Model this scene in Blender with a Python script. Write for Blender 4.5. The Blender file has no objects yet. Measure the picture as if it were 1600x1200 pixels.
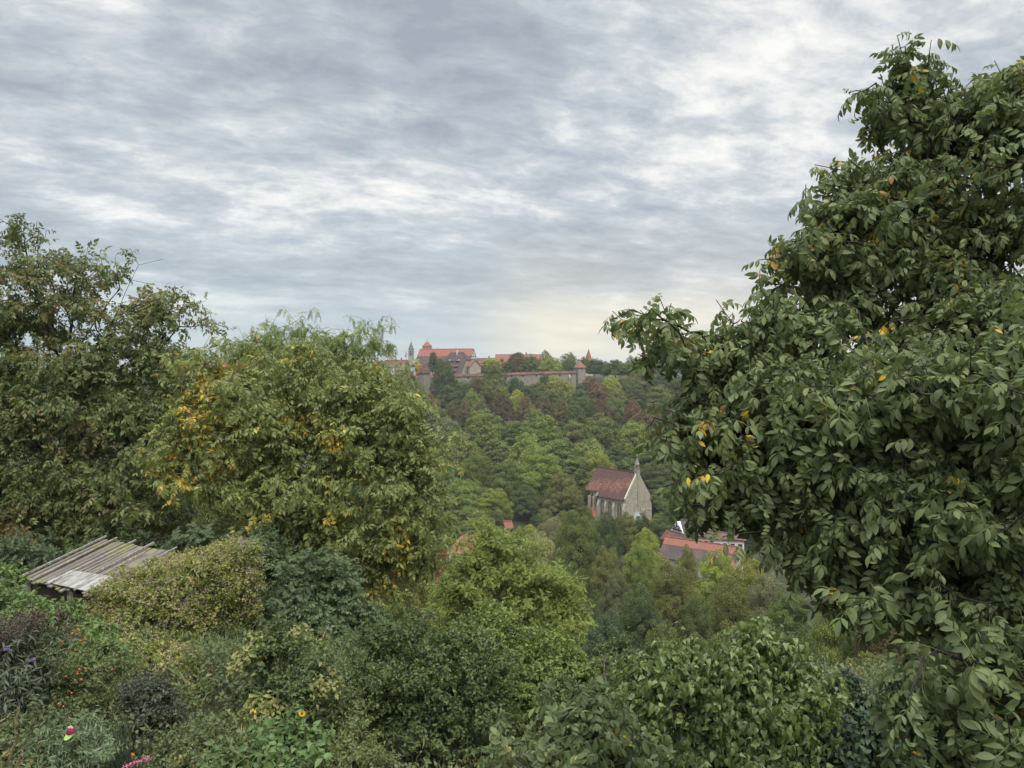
import bpy, bmesh, math, random
import numpy as np
from mathutils import Vector, Matrix

random.seed(11)
RNG = np.random.default_rng(11)
SC = bpy.context.scene
COL = SC.collection
F = 1200.0                      # focal length in photo pixels (photo 1600 x 1200)
PITCH = math.atan(30 / F)       # the horizon lies 30 px above the middle of the photo


def P(px, py, Y):
    """World point at depth Y (metres north of the viewpoint) seen at photo pixel px, py."""
    c, d = (px - 800) / F, (600 - py) / F
    dy = math.cos(PITCH) + d * math.sin(PITCH)
    dz = -math.sin(PITCH) + d * math.cos(PITCH)
    return np.array([c / dy * Y, Y, dz / dy * Y])


# ------------------------------------------------------------------ terrain
PY = [-400, -3, 1.4, 2.6, 8, 14, 20, 25, 35, 45, 70, 100, 130, 165, 200, 215, 240, 270, 300, 340, 360, 376, 388, 396, 400, 402.5, 460, 700, 1500, 7000]
PZ = [-1.8, -1.8, -1.8, -4.9, -5.5, -6.1, -8.2, -12.0, -19.0, -25, -36, -43, -46, -46.5, -44.2, -44.5, -44.2, -43, -40.5, -36, -32, -27, -21.5, -14.5, -12.2, -8, -7.5, -9, -26, -30]


def HT(x, y):
    x = np.asarray(x, float); y = np.asarray(y, float)
    shelf = np.clip((-1.5 - x) / 3.5, 0, 1) * 4.5      # the garden terrace reaches farther out on the left
    z = np.where(y > 8, np.maximum(np.interp(y, PY, PZ), np.interp(np.maximum(y - shelf, 8), PY, PZ)), np.interp(y, PY, PZ))
    w = np.clip((y - 30) / 60, 0, 1) * np.clip((390 - y) / 60, 0, 1)
    z = z + w * (1.1 * np.sin(x * .047 + y * .02) + .8 * np.sin(x * .021 - y * .043 + 1.3))
    side = np.clip((x - 55) / 50, 0, 1) * np.clip((y - 40) / 40, 0, 1) * np.clip((200 - y) / 60, 0, 1)
    z = z + side * 7
    n = np.clip((y - 3) / 5, 0, 1) * np.clip((30 - y) / 5, 0, 1)
    z = z + n * (.16 * np.sin(x * .9 + y * .5) + .12 * np.sin(x * .37 - y * 1.1))
    return z


# ------------------------------------------------------------------ object helpers
def tag(o, label=None, cat=None, group=None, kind=None):
    if label: o['label'] = label
    if cat: o['category'] = cat
    if group: o['group'] = group
    if kind: o['kind'] = kind
    return o


def thing(name, label, cat, loc=(0, 0, 0), rz=0.0, group=None):
    o = bpy.data.objects.new(name, None)
    COL.objects.link(o)
    o.location = [float(v) for v in loc]
    o.rotation_euler = (0, 0, rz)
    o.empty_display_size = .3
    return tag(o, label, cat, group)


def link(name, me, parent=None, loc=None):
    o = bpy.data.objects.new(name, me)
    COL.objects.link(o)
    if parent is not None: o.parent = parent
    if loc is not None: o.location = [float(v) for v in loc]
    return o


class Acc:
    """Collects quads as numpy arrays and writes them as one mesh."""
    def __init__(self):
        self.v, self.f, self.m, self.n = [], [], [], 0

    def add(self, v, f, mat=0):
        v = np.asarray(v, np.float32).reshape(-1, 3); f = np.asarray(f, np.int32).reshape(-1, 4)
        self.v.append(v); self.f.append(f + self.n); self.m.append(np.full(len(f), mat, np.int32)); self.n += len(v)

    def scatter(self, tv, tf, pos, fr, sc, mat=0):
        """Copies of template tv/tf at pos with frames fr (rows = local axes in world) and scale sc."""
        if len(pos) == 0: return
        sc = np.asarray(sc, float)
        if sc.ndim == 0: sc = np.full(len(pos), float(sc))
        v = np.einsum('kj,njm->nkm', tv, fr) * sc[:, None, None] + pos[:, None, :]
        f = tf[None] + (np.arange(len(pos)) * len(tv))[:, None, None]
        self.add(v, f, mat)

    def mesh(self, name, mats, smooth=True, origin=None):
        v = np.concatenate(self.v); f = np.concatenate(self.f); m = np.concatenate(self.m)
        if origin is not None: v = v - np.asarray(origin, np.float32)
        me = bpy.data.meshes.new(name)
        me.vertices.add(len(v)); me.vertices.foreach_set('co', v.astype(np.float32).ravel())
        me.loops.add(f.size); me.loops.foreach_set('vertex_index', f.ravel().astype(np.int32))
        me.polygons.add(len(f)); me.polygons.foreach_set('loop_start', (np.arange(len(f)) * 4).astype(np.int32))
        me.polygons.foreach_set('material_index', m)
        me.polygons.foreach_set('use_smooth', np.full(len(f), bool(smooth)))
        for mt in mats: me.materials.append(mt)
        me.update(calc_edges=True)
        return me


def unit(a):
    return a / np.maximum(np.linalg.norm(a, axis=-1, keepdims=True), 1e-9)


def frames(fwd, nrm):
    y = unit(fwd)
    z = nrm - (nrm * y).sum(-1, keepdims=True) * y
    z = unit(z)
    x = np.cross(y, z)
    return np.stack([x, y, z], axis=1)


def rdirs(rng, n):
    return unit(rng.normal(size=(n, 3)))


# ------------------------------------------------------------------ leaf templates
def blade(L=1.0, W=.45, rows=5, fold=.25, curl=.25, peak=.45, tip=.06):
    """A leaf blade along +y, folded along its midrib, bent down to the tip."""
    t = np.linspace(0, 1, rows)
    prof = np.sin(np.pi * t ** (math.log(.5) / math.log(peak))) ** .8
    prof = np.maximum(prof, tip); prof[0] = tip
    v, f = [], []
    for i in range(rows):
        w = prof[i] * W / 2 * L
        y = t[i] * L; z = -curl * L * t[i] ** 2
        v += [(-w, y, z + fold * w), (0, y, z), (w, y, z + fold * w)]
    for i in range(rows - 1):
        a = i * 3
        f += [(a, a + 1, a + 4, a + 3), (a + 1, a + 2, a + 5, a + 4)]
    return np.array(v), np.array(f)


def blade_low(L=1.0, W=.5, fold=.2, curl=.2):
    """Two quads: a folded kite."""
    w = W / 2 * L
    v = [(0, 0, 0), (-w, .45 * L, fold * w - curl * .2 * L), (0, L, -curl * L), (w, .45 * L, fold * w - curl * .2 * L), (0, .5 * L, -curl * .25 * L)]
    v = np.array(v)
    return v, np.array([(0, 4, 2, 1), (0, 3, 2, 4)])


def kite(L=1.0, W=.62, bend=.12):
    w = W / 2 * L
    return np.array([(0, -.5 * L, 0), (w, 0, bend * L), (0, .5 * L, 0), (-w, 0, bend * L)]), np.array([(0, 1, 2, 3)])


def compound(rng, pairs, rach, leaflet, lscale, droop, sag, ang=58, strip=True, terminal=1.15):
    """A pinnate leaf along +y: rachis and pairs of leaflets; each leaflet an island."""
    acc = Acc()
    tv, tf = leaflet
    for i in range(pairs):
        t = .3 + .62 * i / max(pairs - 1, 1)
        s = lscale * (.72 + .36 * math.sin(math.pi * (.25 + .6 * t)))
        for sd in (-1, 1):
            a = math.radians(ang + rng.uniform(-12, 12)); d = math.radians(droop + rng.uniform(-18, 18))
            fwd = np.array([[sd * math.sin(a) * math.cos(d), math.cos(a) * math.cos(d), -math.sin(d)]])
            nr = np.array([[rng.uniform(-.3, .3), rng.uniform(-.3, .3), 1.0]])
            acc.scatter(tv, tf, np.array([[0, t * rach, -sag * t * t * rach]]), frames(fwd, nr), s * rng.uniform(.85, 1.12))
    d = math.radians(droop * .8 + rng.uniform(-10, 25))
    acc.scatter(tv, tf, np.array([[0, rach, -sag * rach]]), frames(np.array([[rng.uniform(-.2, .2), math.cos(d), -math.sin(d)]]), np.array([[0, 0.2, 1.]])), lscale * terminal)
    if strip:
        w = .006 * rach / .3
        ts = np.linspace(0, 1, 4)
        v = []
        for t in ts: v += [(-w / 2, t * rach, -sag * t * t * rach + .002), (w / 2, t * rach, -sag * t * t * rach + .002)]
        acc.add(v, [(i * 2, i * 2 + 1, i * 2 + 3, i * 2 + 2) for i in range(3)])
    return np.concatenate(acc.v), np.concatenate(acc.f)


# ------------------------------------------------------------------ tubes and branching
def tubes(acc, A, B, ra, rb, sides=6, mat=0):
    n = len(A)
    if n == 0: return
    d = unit(B - A)
    ref = np.where(np.abs(d[:, 2:3]) > .9, np.array([[1., 0, 0]]), np.array([[0, 0, 1.]]))
    x = unit(np.cross(d, ref)); y = np.cross(d, x)
    a = np.linspace(0, 2 * np.pi, sides, endpoint=False)
    ring = np.cos(a)[None, :, None] * x[:, None] + np.sin(a)[None, :, None] * y[:, None]
    e = d * (ra * .25)[:, None]
    v = np.concatenate([(A - e)[:, None] + ring * ra[:, None, None], (B + e * .6)[:, None] + ring * rb[:, None, None]], axis=1)
    k = np.arange(sides); k2 = (k + 1) % sides
    f = np.stack([k, k2, k2 + sides, k + sides], axis=1)[None] + (np.arange(n) * 2 * sides)[:, None, None]
    acc.add(v, f, mat)


def grow(tips, scaffold, rng, step=.35, bend=.25, up=.25, pathw=.22):
    """Joins the tips to a scaffold of polylines; returns node positions, parents, tip ids and tip directions."""
    N = len(tips)
    cap = sum(len(s) * 8 for s in scaffold) + N * 40 + 100
    pos = np.zeros((cap, 3)); par = np.full(cap, -1, int); pl = np.zeros(cap); dr = np.zeros((cap, 3)); n = 0

    def addpath(j, pts):
        nonlocal n
        prev = j
        for p in pts:
            if n >= cap: break
            pos[n] = p; par[n] = prev
            if prev >= 0:
                q = p - pos[prev]; L = np.linalg.norm(q) + 1e-6
                pl[n] = pl[prev] + L; dr[n] = q / L
            else: dr[n] = (0, 0, 1)
            prev = n; n += 1
        return prev
    for si, s in enumerate(scaffold):
        s = [np.array(q, float) for q in s]
        pts = []
        for a, b in zip(s[:-1], s[1:]):
            m = max(1, int(np.linalg.norm(b - a) / step))
            for i in range(m): pts.append(a + (b - a) * i / m + rng.normal(size=3) * step * .05)
        pts.append(s[-1])
        if si == 0: addpath(-1, pts)
        else:
            j = int(np.argmin(np.linalg.norm(pos[:n] - pts[0], axis=1)))
            addpath(j, pts[1:])
    root = pos[0]
    order = np.argsort(np.min(np.stack([np.linalg.norm(tips - pos[k], axis=1) for k in range(n)]), axis=0))
    tipnode = np.zeros(N, int)
    for ti in order:
        t = tips[ti]
        q = pos[:n] - t
        D = np.sqrt((q * q).sum(1)) + pathw * pl[:n]
        j = int(np.argmin(D))
        L = float(np.linalg.norm(t - pos[j]))
        m = max(1, min(30, int(round(L / step))))
        dirn = (t - pos[j]) / (L + 1e-6)
        t0 = dr[j] * .45 + dirn * .75 + rng.normal(size=3) * bend * .5
        t1 = dirn + np.array([0, 0, up]) + rng.normal(size=3) * bend
        u = (np.arange(1, m + 1) / m)[:, None]
        h = (2 * u ** 3 - 3 * u ** 2 + 1) * pos[j] + (u ** 3 - 2 * u ** 2 + u) * t0 * L + (-2 * u ** 3 + 3 * u ** 2) * t + (u ** 3 - u ** 2) * t1 * L
        tipnode[ti] = addpath(j, h)
        if n > cap - 50: break
    cnt = np.zeros(n); cnt[tipnode] = 1
    for i in range(n - 1, 0, -1):
        if par[i] >= 0: cnt[par[i]] += cnt[i]
    return pos[:n], par[:n], np.maximum(cnt, 1), tipnode, dr[:n]


def branch_mesh(acc, pos, par, cnt, rt, power=.43, big=.02):
    r = rt * cnt ** power
    i = np.where(par >= 0)[0]
    A, B = pos[par[i]], pos[i]
    ra, rb = np.minimum(r[par[i]], r[i] * 1.25), r[i]
    b = rb > big
    tubes(acc, A[b], B[b], ra[b], rb[b], 8)
    tubes(acc, A[~b], B[~b], ra[~b], rb[~b], 4)


# ------------------------------------------------------------------ materials
def newmat(name):
    m = bpy.data.materials.new(name); m.use_nodes = True
    nt = m.node_tree; nt.nodes.clear()
    out = nt.nodes.new('ShaderNodeOutputMaterial')
    return m, nt, out


def nd(nt, t, **kw):
    n = nt.nodes.new(t)
    for k, v in kw.items():
        if k.startswith('i_'):
            key = k[2:]
            n.inputs[int(key) if key.isdigit() else key.replace('_', ' ')].default_value = v
        else: setattr(n, k, v)
    return n


def ramp(nt, stops, fac=None, interp='LINEAR'):
    r = nt.nodes.new('ShaderNodeValToRGB'); cr = r.color_ramp; cr.interpolation = interp
    while len(cr.elements) < len(stops): cr.elements.new(.5)
    while len(cr.elements) > len(stops): cr.elements.remove(cr.elements[-1])
    for e, (p, c) in zip(cr.elements, stops):
        e.position = p; e.color = (*c, 1) if len(c) == 3 else c
    if fac is not None: nt.links.new(fac, r.inputs[0])
    return r


def math_(nt, op, a, b=None, c=None, clamp=False):
    m = nt.nodes.new('ShaderNodeMath'); m.operation = op; m.use_clamp = clamp
    for i, x in enumerate((a, b, c)):
        if x is None: continue
        if isinstance(x, (int, float)): m.inputs[i].default_value = x
        else: nt.links.new(x, m.inputs[i])
    return m.outputs[0]


def mixc(nt, fac, a, b, mode='MIX'):
    m = nt.nodes.new('ShaderNodeMix'); m.data_type = 'RGBA'; m.blend_type = mode
    for s, x in ((0, fac), (6, a), (7, b)):
        if isinstance(x, (int, float)): m.inputs[s].default_value = x
        elif isinstance(x, tuple): m.inputs[s].default_value = (*x, 1) if len(x) == 3 else x
        else: nt.links.new(x, m.inputs[s])
    return m.outputs[2]


def leaf_mat(name, greens, autumn=None, amount=0.0, nscale=.6, rough=.5, trans=.3, spec=.35, objcol=False, back=.18):
    """Leaf: colour differs leaf by leaf (one island each); patches of leaves have turned."""
    m, nt, out = newmat(name)
    L = nt.links.new
    geo = nd(nt, 'ShaderNodeNewGeometry')
    tc = nd(nt, 'ShaderNodeTexCoord')
    r1 = geo.outputs['Random Per Island']
    k = len(greens)
    base = ramp(nt, [(i / max(k - 1, 1), g) for i, g in enumerate(greens)], r1).outputs[0]
    nz = nd(nt, 'ShaderNodeTexNoise', i_Scale=nscale, i_Detail=2.0)
    L(tc.outputs['Object'], nz.inputs['Vector'])
    nf = nz.outputs['Fac']
    br = math_(nt, 'MULTIPLY_ADD', nf, .9, .55)
    base = mixc(nt, 1.0, base, _grey(nt, br), 'MULTIPLY')
    if objcol:
        oi = nd(nt, 'ShaderNodeObjectInfo')
        base = mixc(nt, 1.0, base, oi.outputs['Color'], 'MULTIPLY')
    if autumn:
        r2 = math_(nt, 'FRACT', math_(nt, 'MULTIPLY', r1, 17.31))
        v = math_(nt, 'ADD', math_(nt, 'MULTIPLY', nf, .8), math_(nt, 'MULTIPLY', r2, .2))
        if objcol:
            thr = math_(nt, 'SUBTRACT', 1.0, math_(nt, 'MULTIPLY', oi.outputs['Alpha'], 1.0))
        else:
            thr = 1.0 - amount
        mk = math_(nt, 'GREATER_THAN', v, thr)
        r3 = math_(nt, 'FRACT', math_(nt, 'MULTIPLY', r1, 7.77))
        au = ramp(nt, [(i / max(len(autumn) - 1, 1), g) for i, g in enumerate(autumn)], r3).outputs[0]
        base = mixc(nt, mk, base, au)
    if back:
        base = mixc(nt, math_(nt, 'MULTIPLY', geo.outputs['Backfacing'], back), base, (.30, .34, .22))
    b = nd(nt, 'ShaderNodeBsdfPrincipled', i_Roughness=rough)
    b.inputs['Specular IOR Level'].default_value = spec
    L(base, b.inputs['Base Color'])
    t = nd(nt, 'ShaderNodeBsdfTranslucent')
    tcol = mixc(nt, 1.0, base, (1.25, 1.3, .7), 'MULTIPLY')
    L(tcol, t.inputs['Color'])
    mx = nd(nt, 'ShaderNodeMixShader', i_0=trans)
    L(b.outputs[0], mx.inputs[1]); L(t.outputs[0], mx.inputs[2])
    L(mx.outputs[0], out.inputs[0])
    return m


def _grey(nt, val):
    c = nt.nodes.new('ShaderNodeCombineColor')
    for i in range(3): nt.links.new(val, c.inputs[i])
    return c.outputs[0]


def simple_mat(name, cols, scale=2.0, detail=6.0, rough=.85, bump=.0, bscale=None, stretch=None, spec=.3, coord='Object', lo=.3, hi=.7):
    m, nt, out = newmat(name)
    L = nt.links.new
    tc = nd(nt, 'ShaderNodeTexCoord')
    vec = tc.outputs[coord]
    if stretch:
        mp = nd(nt, 'ShaderNodeMapping'); mp.inputs['Scale'].default_value = stretch
        L(vec, mp.inputs[0]); vec = mp.outputs[0]
    nz = nd(nt, 'ShaderNodeTexNoise', i_Scale=scale, i_Detail=detail, i_Roughness=.62)
    L(vec, nz.inputs['Vector'])
    k = len(cols)
    c = ramp(nt, [(lo + (hi - lo) * i / max(k - 1, 1), g) for i, g in enumerate(cols)], nz.outputs['Fac']).outputs[0]
    b = nd(nt, 'ShaderNodeBsdfPrincipled', i_Roughness=rough)
    b.inputs['Specular IOR Level'].default_value = spec
    L(c, b.inputs['Base Color'])
    if bump:
        n2 = nd(nt, 'ShaderNodeTexNoise', i_Scale=bscale or scale * 4, i_Detail=6.0)
        L(vec, n2.inputs['Vector'])
        bp = nd(nt, 'ShaderNodeBump', i_Strength=bump, i_Distance=.1)
        L(n2.outputs['Fac'], bp.inputs['Height']); L(bp.outputs[0], b.inputs['Normal'])
    L(b.outputs[0], out.inputs[0])
    return m


def stone_mat(name, cols, bw=.7, bh=.32, mortar=(.25, .23, .2), stain=(.12, .11, .1), stainamt=.5):
    """Coursed rubble: brick pattern in two wall directions with stains."""
    m, nt, out = newmat(name)
    L = nt.links.new
    tc = nd(nt, 'ShaderNodeTexCoord')
    sx = nd(nt, 'ShaderNodeSeparateXYZ'); L(tc.outputs['Object'], sx.inputs[0])
    u = math_(nt, 'ADD', sx.outputs[0], sx.outputs[1])
    cv = nd(nt, 'ShaderNodeCombineXYZ'); L(u, cv.inputs[0]); L(sx.outputs[2], cv.inputs[1])
    bt = nd(nt, 'ShaderNodeTexBrick', i_Scale=1.0)
    bt.inputs['Brick Width'].default_value = bw; bt.inputs['Row Height'].default_value = bh
    bt.inputs['Mortar Size'].default_value = .025; bt.inputs['Bias'].default_value = 0
    bt.inputs['Color1'].default_value = (*cols[0], 1); bt.inputs['Color2'].default_value = (*cols[-1], 1)
    bt.inputs['Mortar'].default_value = (*mortar, 1)
    L(cv.outputs[0], bt.inputs['Vector'])
    n1 = nd(nt, 'ShaderNodeTexNoise', i_Scale=.45, i_Detail=8.0, i_Roughness=.7); L(tc.outputs['Object'], n1.inputs['Vector'])
    n2 = nd(nt, 'ShaderNodeTexNoise', i_Scale=3.2, i_Detail=5.0); L(tc.outputs['Object'], n2.inputs['Vector'])
    r = ramp(nt, [(.32, cols[0]), (.5, cols[len(cols) // 2]), (.68, cols[-1])], n2.outputs['Fac']).outputs[0]
    c = mixc(nt, .5, bt.outputs[0], r)
    st = ramp(nt, [(.48, (0, 0, 0)), (.72, (1, 1, 1))], n1.outputs['Fac']).outputs[0]
    c = mixc(nt, math_(nt, 'MULTIPLY', st, stainamt), c, stain)
    b = nd(nt, 'ShaderNodeBsdfPrincipled', i_Roughness=.92); b.inputs['Specular IOR Level'].default_value = .2
    L(c, b.inputs['Base Color'])
    bp = nd(nt, 'ShaderNodeBump', i_Strength=.6, i_Distance=.06); L(bt.outputs['Fac'], bp.inputs['Height']); bp.invert = True
    L(bp.outputs[0], b.inputs['Normal'])
    L(b.outputs[0], out.inputs[0])
    return m


def tile_mat(name, cols, old=None, oldamt=.5, oldscale=.35, rows=.18):
    """Plain clay tiles: courses and single tiles, patches of older darker tiles."""
    m, nt, out = newmat(name)
    L = nt.links.new
    tc = nd(nt, 'ShaderNodeTexCoord')
    sx = nd(nt, 'ShaderNodeSeparateXYZ'); L(tc.outputs['Object'], sx.inputs[0])
    u = math_(nt, 'ADD', sx.outputs[0], sx.outputs[1])
    cv = nd(nt, 'ShaderNodeCombineXYZ'); L(u, cv.inputs[0]); L(sx.outputs[2], cv.inputs[1])
    bt = nd(nt, 'ShaderNodeTexBrick', i_Scale=1.0)
    bt.inputs['Brick Width'].default_value = .22; bt.inputs['Row Height'].default_value = rows
    bt.inputs['Mortar Size'].default_value = .02
    bt.inputs['Color1'].default_value = (*cols[0], 1); bt.inputs['Color2'].default_value = (*cols[-1], 1)
    bt.inputs['Mortar'].default_value = (cols[0][0] * .35, cols[0][1] * .35, cols[0][2] * .35, 1)
    L(cv.outputs[0], bt.inputs['Vector'])
    n2 = nd(nt, 'ShaderNodeTexNoise', i_Scale=1.6, i_Detail=8.0, i_Roughness=.72); L(tc.outputs['Object'], n2.inputs['Vector'])
    r = ramp(nt, [(.3, cols[0]), (.5, cols[len(cols) // 2]), (.7, cols[-1])], n2.outputs['Fac']).outputs[0]
    c = mixc(nt, .6, bt.outputs[0], r)
    if old:
        n1 = nd(nt, 'ShaderNodeTexNoise', i_Scale=oldscale, i_Detail=9.0, i_Roughness=.68); L(tc.outputs['Object'], n1.inputs['Vector'])
        st = ramp(nt, [(.52 - oldamt * .25, (0, 0, 0)), (.6 - oldamt * .12, (1, 1, 1))], n1.outputs['Fac']).outputs[0]
        c = mixc(nt, st, c, old)
    b = nd(nt, 'ShaderNodeBsdfPrincipled', i_Roughness=.85); b.inputs['Specular IOR Level'].default_value = .25
    L(c, b.inputs['Base Color'])
    bp = nd(nt, 'ShaderNodeBump', i_Strength=.5, i_Distance=.04); L(bt.outputs['Fac'], bp.inputs['Height']); bp.invert = True
    L(bp.outputs[0], b.inputs['Normal'])
    L(b.outputs[0], out.inputs[0])
    return m


BARK = simple_mat('bark', [(.035, .03, .024), (.09, .08, .065), (.15, .14, .11)], scale=14, bump=.5, stretch=(1, 1, .25))
BARK_DARK = simple_mat('dark_bark', [(.02, .017, .014), (.055, .048, .04)], scale=12, bump=.4, stretch=(1, 1, .3))
M_STONE = stone_mat('grey_sandstone', [(.33, .285, .21), (.46, .405, .31), (.58, .52, .41)])
M_WALLST = stone_mat('town_wall_stone', [(.23, .2, .165), (.33, .295, .24), (.42, .38, .32)], stainamt=.35)
M_PALE = simple_mat('pale_plaster', [(.5, .46, .4), (.62, .58, .52), (.7, .67, .62)], scale=.8)
M_WHITE = simple_mat('white_plaster', [(.68, .68, .66), (.8, .8, .78)], scale=.7)
M_PINK = simple_mat('pink_plaster', [(.55, .37, .28), (.62, .43, .33)], scale=.7)
M_TIMBER = simple_mat('dark_timber', [(.03, .022, .017), (.075, .055, .042)], scale=6, stretch=(3, 3, .4))
M_GREYWOOD = simple_mat('grey_wood', [(.13, .11, .09), (.3, .27, .23), (.46, .43, .39)], scale=7, stretch=(.5, 3, 3), bump=.3)
M_GLASS = simple_mat('dark_window_glass', [(.02, .022, .025), (.05, .055, .06)], scale=2, rough=.2, spec=.5)
M_TILE = tile_mat('red_tiles', [(.24, .1, .072), (.3, .125, .09), (.36, .165, .12)])
M_TILE_NEW = tile_mat('bright_red_tiles', [(.29, .105, .075), (.34, .127, .09), (.38, .155, .11)])
M_TILE_OLD = tile_mat('old_brown_tiles', [(.1, .062, .055), (.16, .1, .088), (.24, .155, .135)], old=(.085, .07, .07), oldamt=.5)
M_TILE_DULL = tile_mat('dull_red_tiles', [(.19, .075, .06), (.25, .1, .078), (.33, .14, .1)], old=(.12, .07, .062), oldamt=.45)
M_SLATE = simple_mat('grey_slate', [(.1, .12, .13), (.17, .2, .21)], scale=3)
M_METAL = simple_mat('iron', [(.06, .06, .06), (.12, .12, .12)], scale=3, rough=.5)


def chapel_roof_mat():
    """Old purple-brown tiles with a diagonal belt of newer orange tiles, as on the chapel."""
    m, nt, out = newmat('chapel_roof_tiles')
    L = nt.links.new
    tc = nd(nt, 'ShaderNodeTexCoord')
    sx = nd(nt, 'ShaderNodeSeparateXYZ'); L(tc.outputs['Object'], sx.inputs[0])
    n1 = nd(nt, 'ShaderNodeTexNoise', i_Scale=.45, i_Detail=10.0, i_Roughness=.75); L(tc.outputs['Object'], n1.inputs['Vector'])
    n2 = nd(nt, 'ShaderNodeTexNoise', i_Scale=3.0, i_Detail=6.0, i_Roughness=.7); L(tc.outputs['Object'], n2.inputs['Vector'])
    r = ramp(nt, [(.3, (.075, .045, .04)), (.5, (.125, .07, .06)), (.7, (.2, .105, .085))], n2.outputs['Fac']).outputs[0]
    new = ramp(nt, [(.38, (.14, .07, .055)), (.5, (.3, .125, .085)), (.62, (.5, .23, .15))], n2.outputs['Fac']).outputs[0]
    # belt: distance from a line over the roof, wobbled
    b = math_(nt, 'ADD', math_(nt, 'MULTIPLY', sx.outputs[1], .14), sx.outputs[2])
    b = math_(nt, 'ADD', b, math_(nt, 'MULTIPLY', math_(nt, 'SUBTRACT', n1.outputs['Fac'], .5), 8.0))
    d = math_(nt, 'ABSOLUTE', math_(nt, 'SUBTRACT', b, 11.3))
    s = ramp(nt, [(0.0, (1, 1, 1)), (.55, (.75, .75, .75)), (1.0, (0, 0, 0))], math_(nt, 'MULTIPLY', d, .55)).outputs[0]
    spk = ramp(nt, [(.46, (0, 0, 0)), (.54, (1, 1, 1))], n2.outputs['Fac']).outputs[0]
    c = mixc(nt, math_(nt, 'MULTIPLY', s, math_(nt, 'MULTIPLY_ADD', spk, .85, .1)), r, new)
    cv = nd(nt, 'ShaderNodeCombineXYZ'); L(math_(nt, 'ADD', sx.outputs[0], sx.outputs[1]), cv.inputs[0]); L(sx.outputs[2], cv.inputs[1])
    bt = nd(nt, 'ShaderNodeTexBrick', i_Scale=1.0); bt.inputs['Brick Width'].default_value = .25; bt.inputs['Row Height'].default_value = .2
    bt.inputs['Color1'].default_value = (.8, .8, .8, 1); bt.inputs['Color2'].default_value = (1.15, 1.15, 1.15, 1); bt.inputs['Mortar'].default_value = (.5, .5, .5, 1)
    L(cv.outputs[0], bt.inputs['Vector'])
    c = mixc(nt, 1.0, c, bt.outputs[0], 'MULTIPLY')
    p = nd(nt, 'ShaderNodeBsdfPrincipled', i_Roughness=.88); p.inputs['Specular IOR Level'].default_value = .2
    L(c, p.inputs['Base Color']); L(p.outputs[0], out.inputs[0])
    return m


M_CHROOF = chapel_roof_mat()


# ------------------------------------------------------------------ solid geometry helper
class MB:
    def __init__(self): self.v, self.f, self.m = [], [], []

    def poly(self, pts, mat=0):
        n = len(self.v); self.v += [tuple(map(float, p)) for p in pts]; self.f.append(list(range(n, n + len(pts)))); self.m.append(mat)

    def solid(self, bottom, top, mat=0):
        """Loft between two equal rings (counter-clockwise), closed with caps."""
        n = len(self.v); k = len(bottom)
        self.v += [tuple(map(float, p)) for p in bottom] + [tuple(map(float, p)) for p in top]
        for i in range(k):
            j = (i + 1) % k
            self.f.append([n + i, n + j, n + k + j, n + k + i]); self.m.append(mat)
        self.f.append([n + i for i in reversed(range(k))]); self.m.append(mat)
        self.f.append([n + k + i for i in range(k)]); self.m.append(mat)

    def box(self, x0, x1, y0, y1, z0, z1, mat=0):
        self.solid([(x0, y0, z0), (x1, y0, z0), (x1, y1, z0), (x0, y1, z0)], [(x0, y0, z1), (x1, y0, z1), (x1, y1, z1), (x0, y1, z1)], mat)

    def slab(self, a, b, c, d, t, mat=0):
        """Plate through four corners (counter-clockwise from outside), t thick inward."""
        a, b, c, d = (np.array(q, float) for q in (a, b, c, d))
        n = np.cross(b - a, d - a); n /= np.linalg.norm(n)
        self.solid([q - n * t for q in (a, b, c, d)], [a, b, c, d], mat)

    def ring(self, cx, cy, z, r, k, rot=0):
        return [(cx + r * math.cos(rot + 2 * math.pi * i / k), cy + r * math.sin(rot + 2 * math.pi * i / k), z) for i in range(k)]

    def lathe(self, cx, cy, prof, k, mat=0, rot=0):
        for (r0, z0), (r1, z1) in zip(prof[:-1], prof[1:]):
            self.solid(self.ring(cx, cy, z0, max(r0, .004), k, rot), self.ring(cx, cy, z1, max(r1, .004), k, rot), mat)

    def bar(self, a, b, w, mat=0):
        a, b = np.array(a, float), np.array(b, float)
        d = (b - a) / np.linalg.norm(b - a)
        ref = np.array([1., 0, 0]) if abs(d[2]) > .9 else np.array([0, 0, 1.])
        x = np.cross(d, ref); x /= np.linalg.norm(x); y = np.cross(d, x)
        o = [(x + y), (y - x), (-x - y), (x - y)]
        self.solid([a + q * w / 2 for q in o][::-1], [b + q * w / 2 for q in o][::-1], mat)

    def build(self, name, mats, parent=None, loc=None, label=None):
        me = bpy.data.meshes.new(name); me.from_pydata(self.v, [], self.f)
        for i, p in enumerate(me.polygons): p.material_index = self.m[i]
        for mt in (mats if isinstance(mats, (list, tuple)) else [mats]): me.materials.append(mt)
        bm = bmesh.new(); bm.from_mesh(me); bmesh.ops.recalc_face_normals(bm, faces=bm.faces); bm.to_mesh(me); bm.free()
        me.update()
        o = link(name, me, parent, loc)
        if label: o['label'] = label
        return o


def gable_walls(x0, x1, W, h, rise):
    """Pentagon prism along x, centred on y = 0; base a metre below the floor."""
    mb = MB()
    sec = [(-W / 2, -2.0), (W / 2, -2.0), (W / 2, h), (0, h + rise), (-W / 2, h)]
    mb.solid([(x0, y, z) for y, z in sec][::-1], [(x1, y, z) for y, z in sec][::-1])
    return mb


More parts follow.
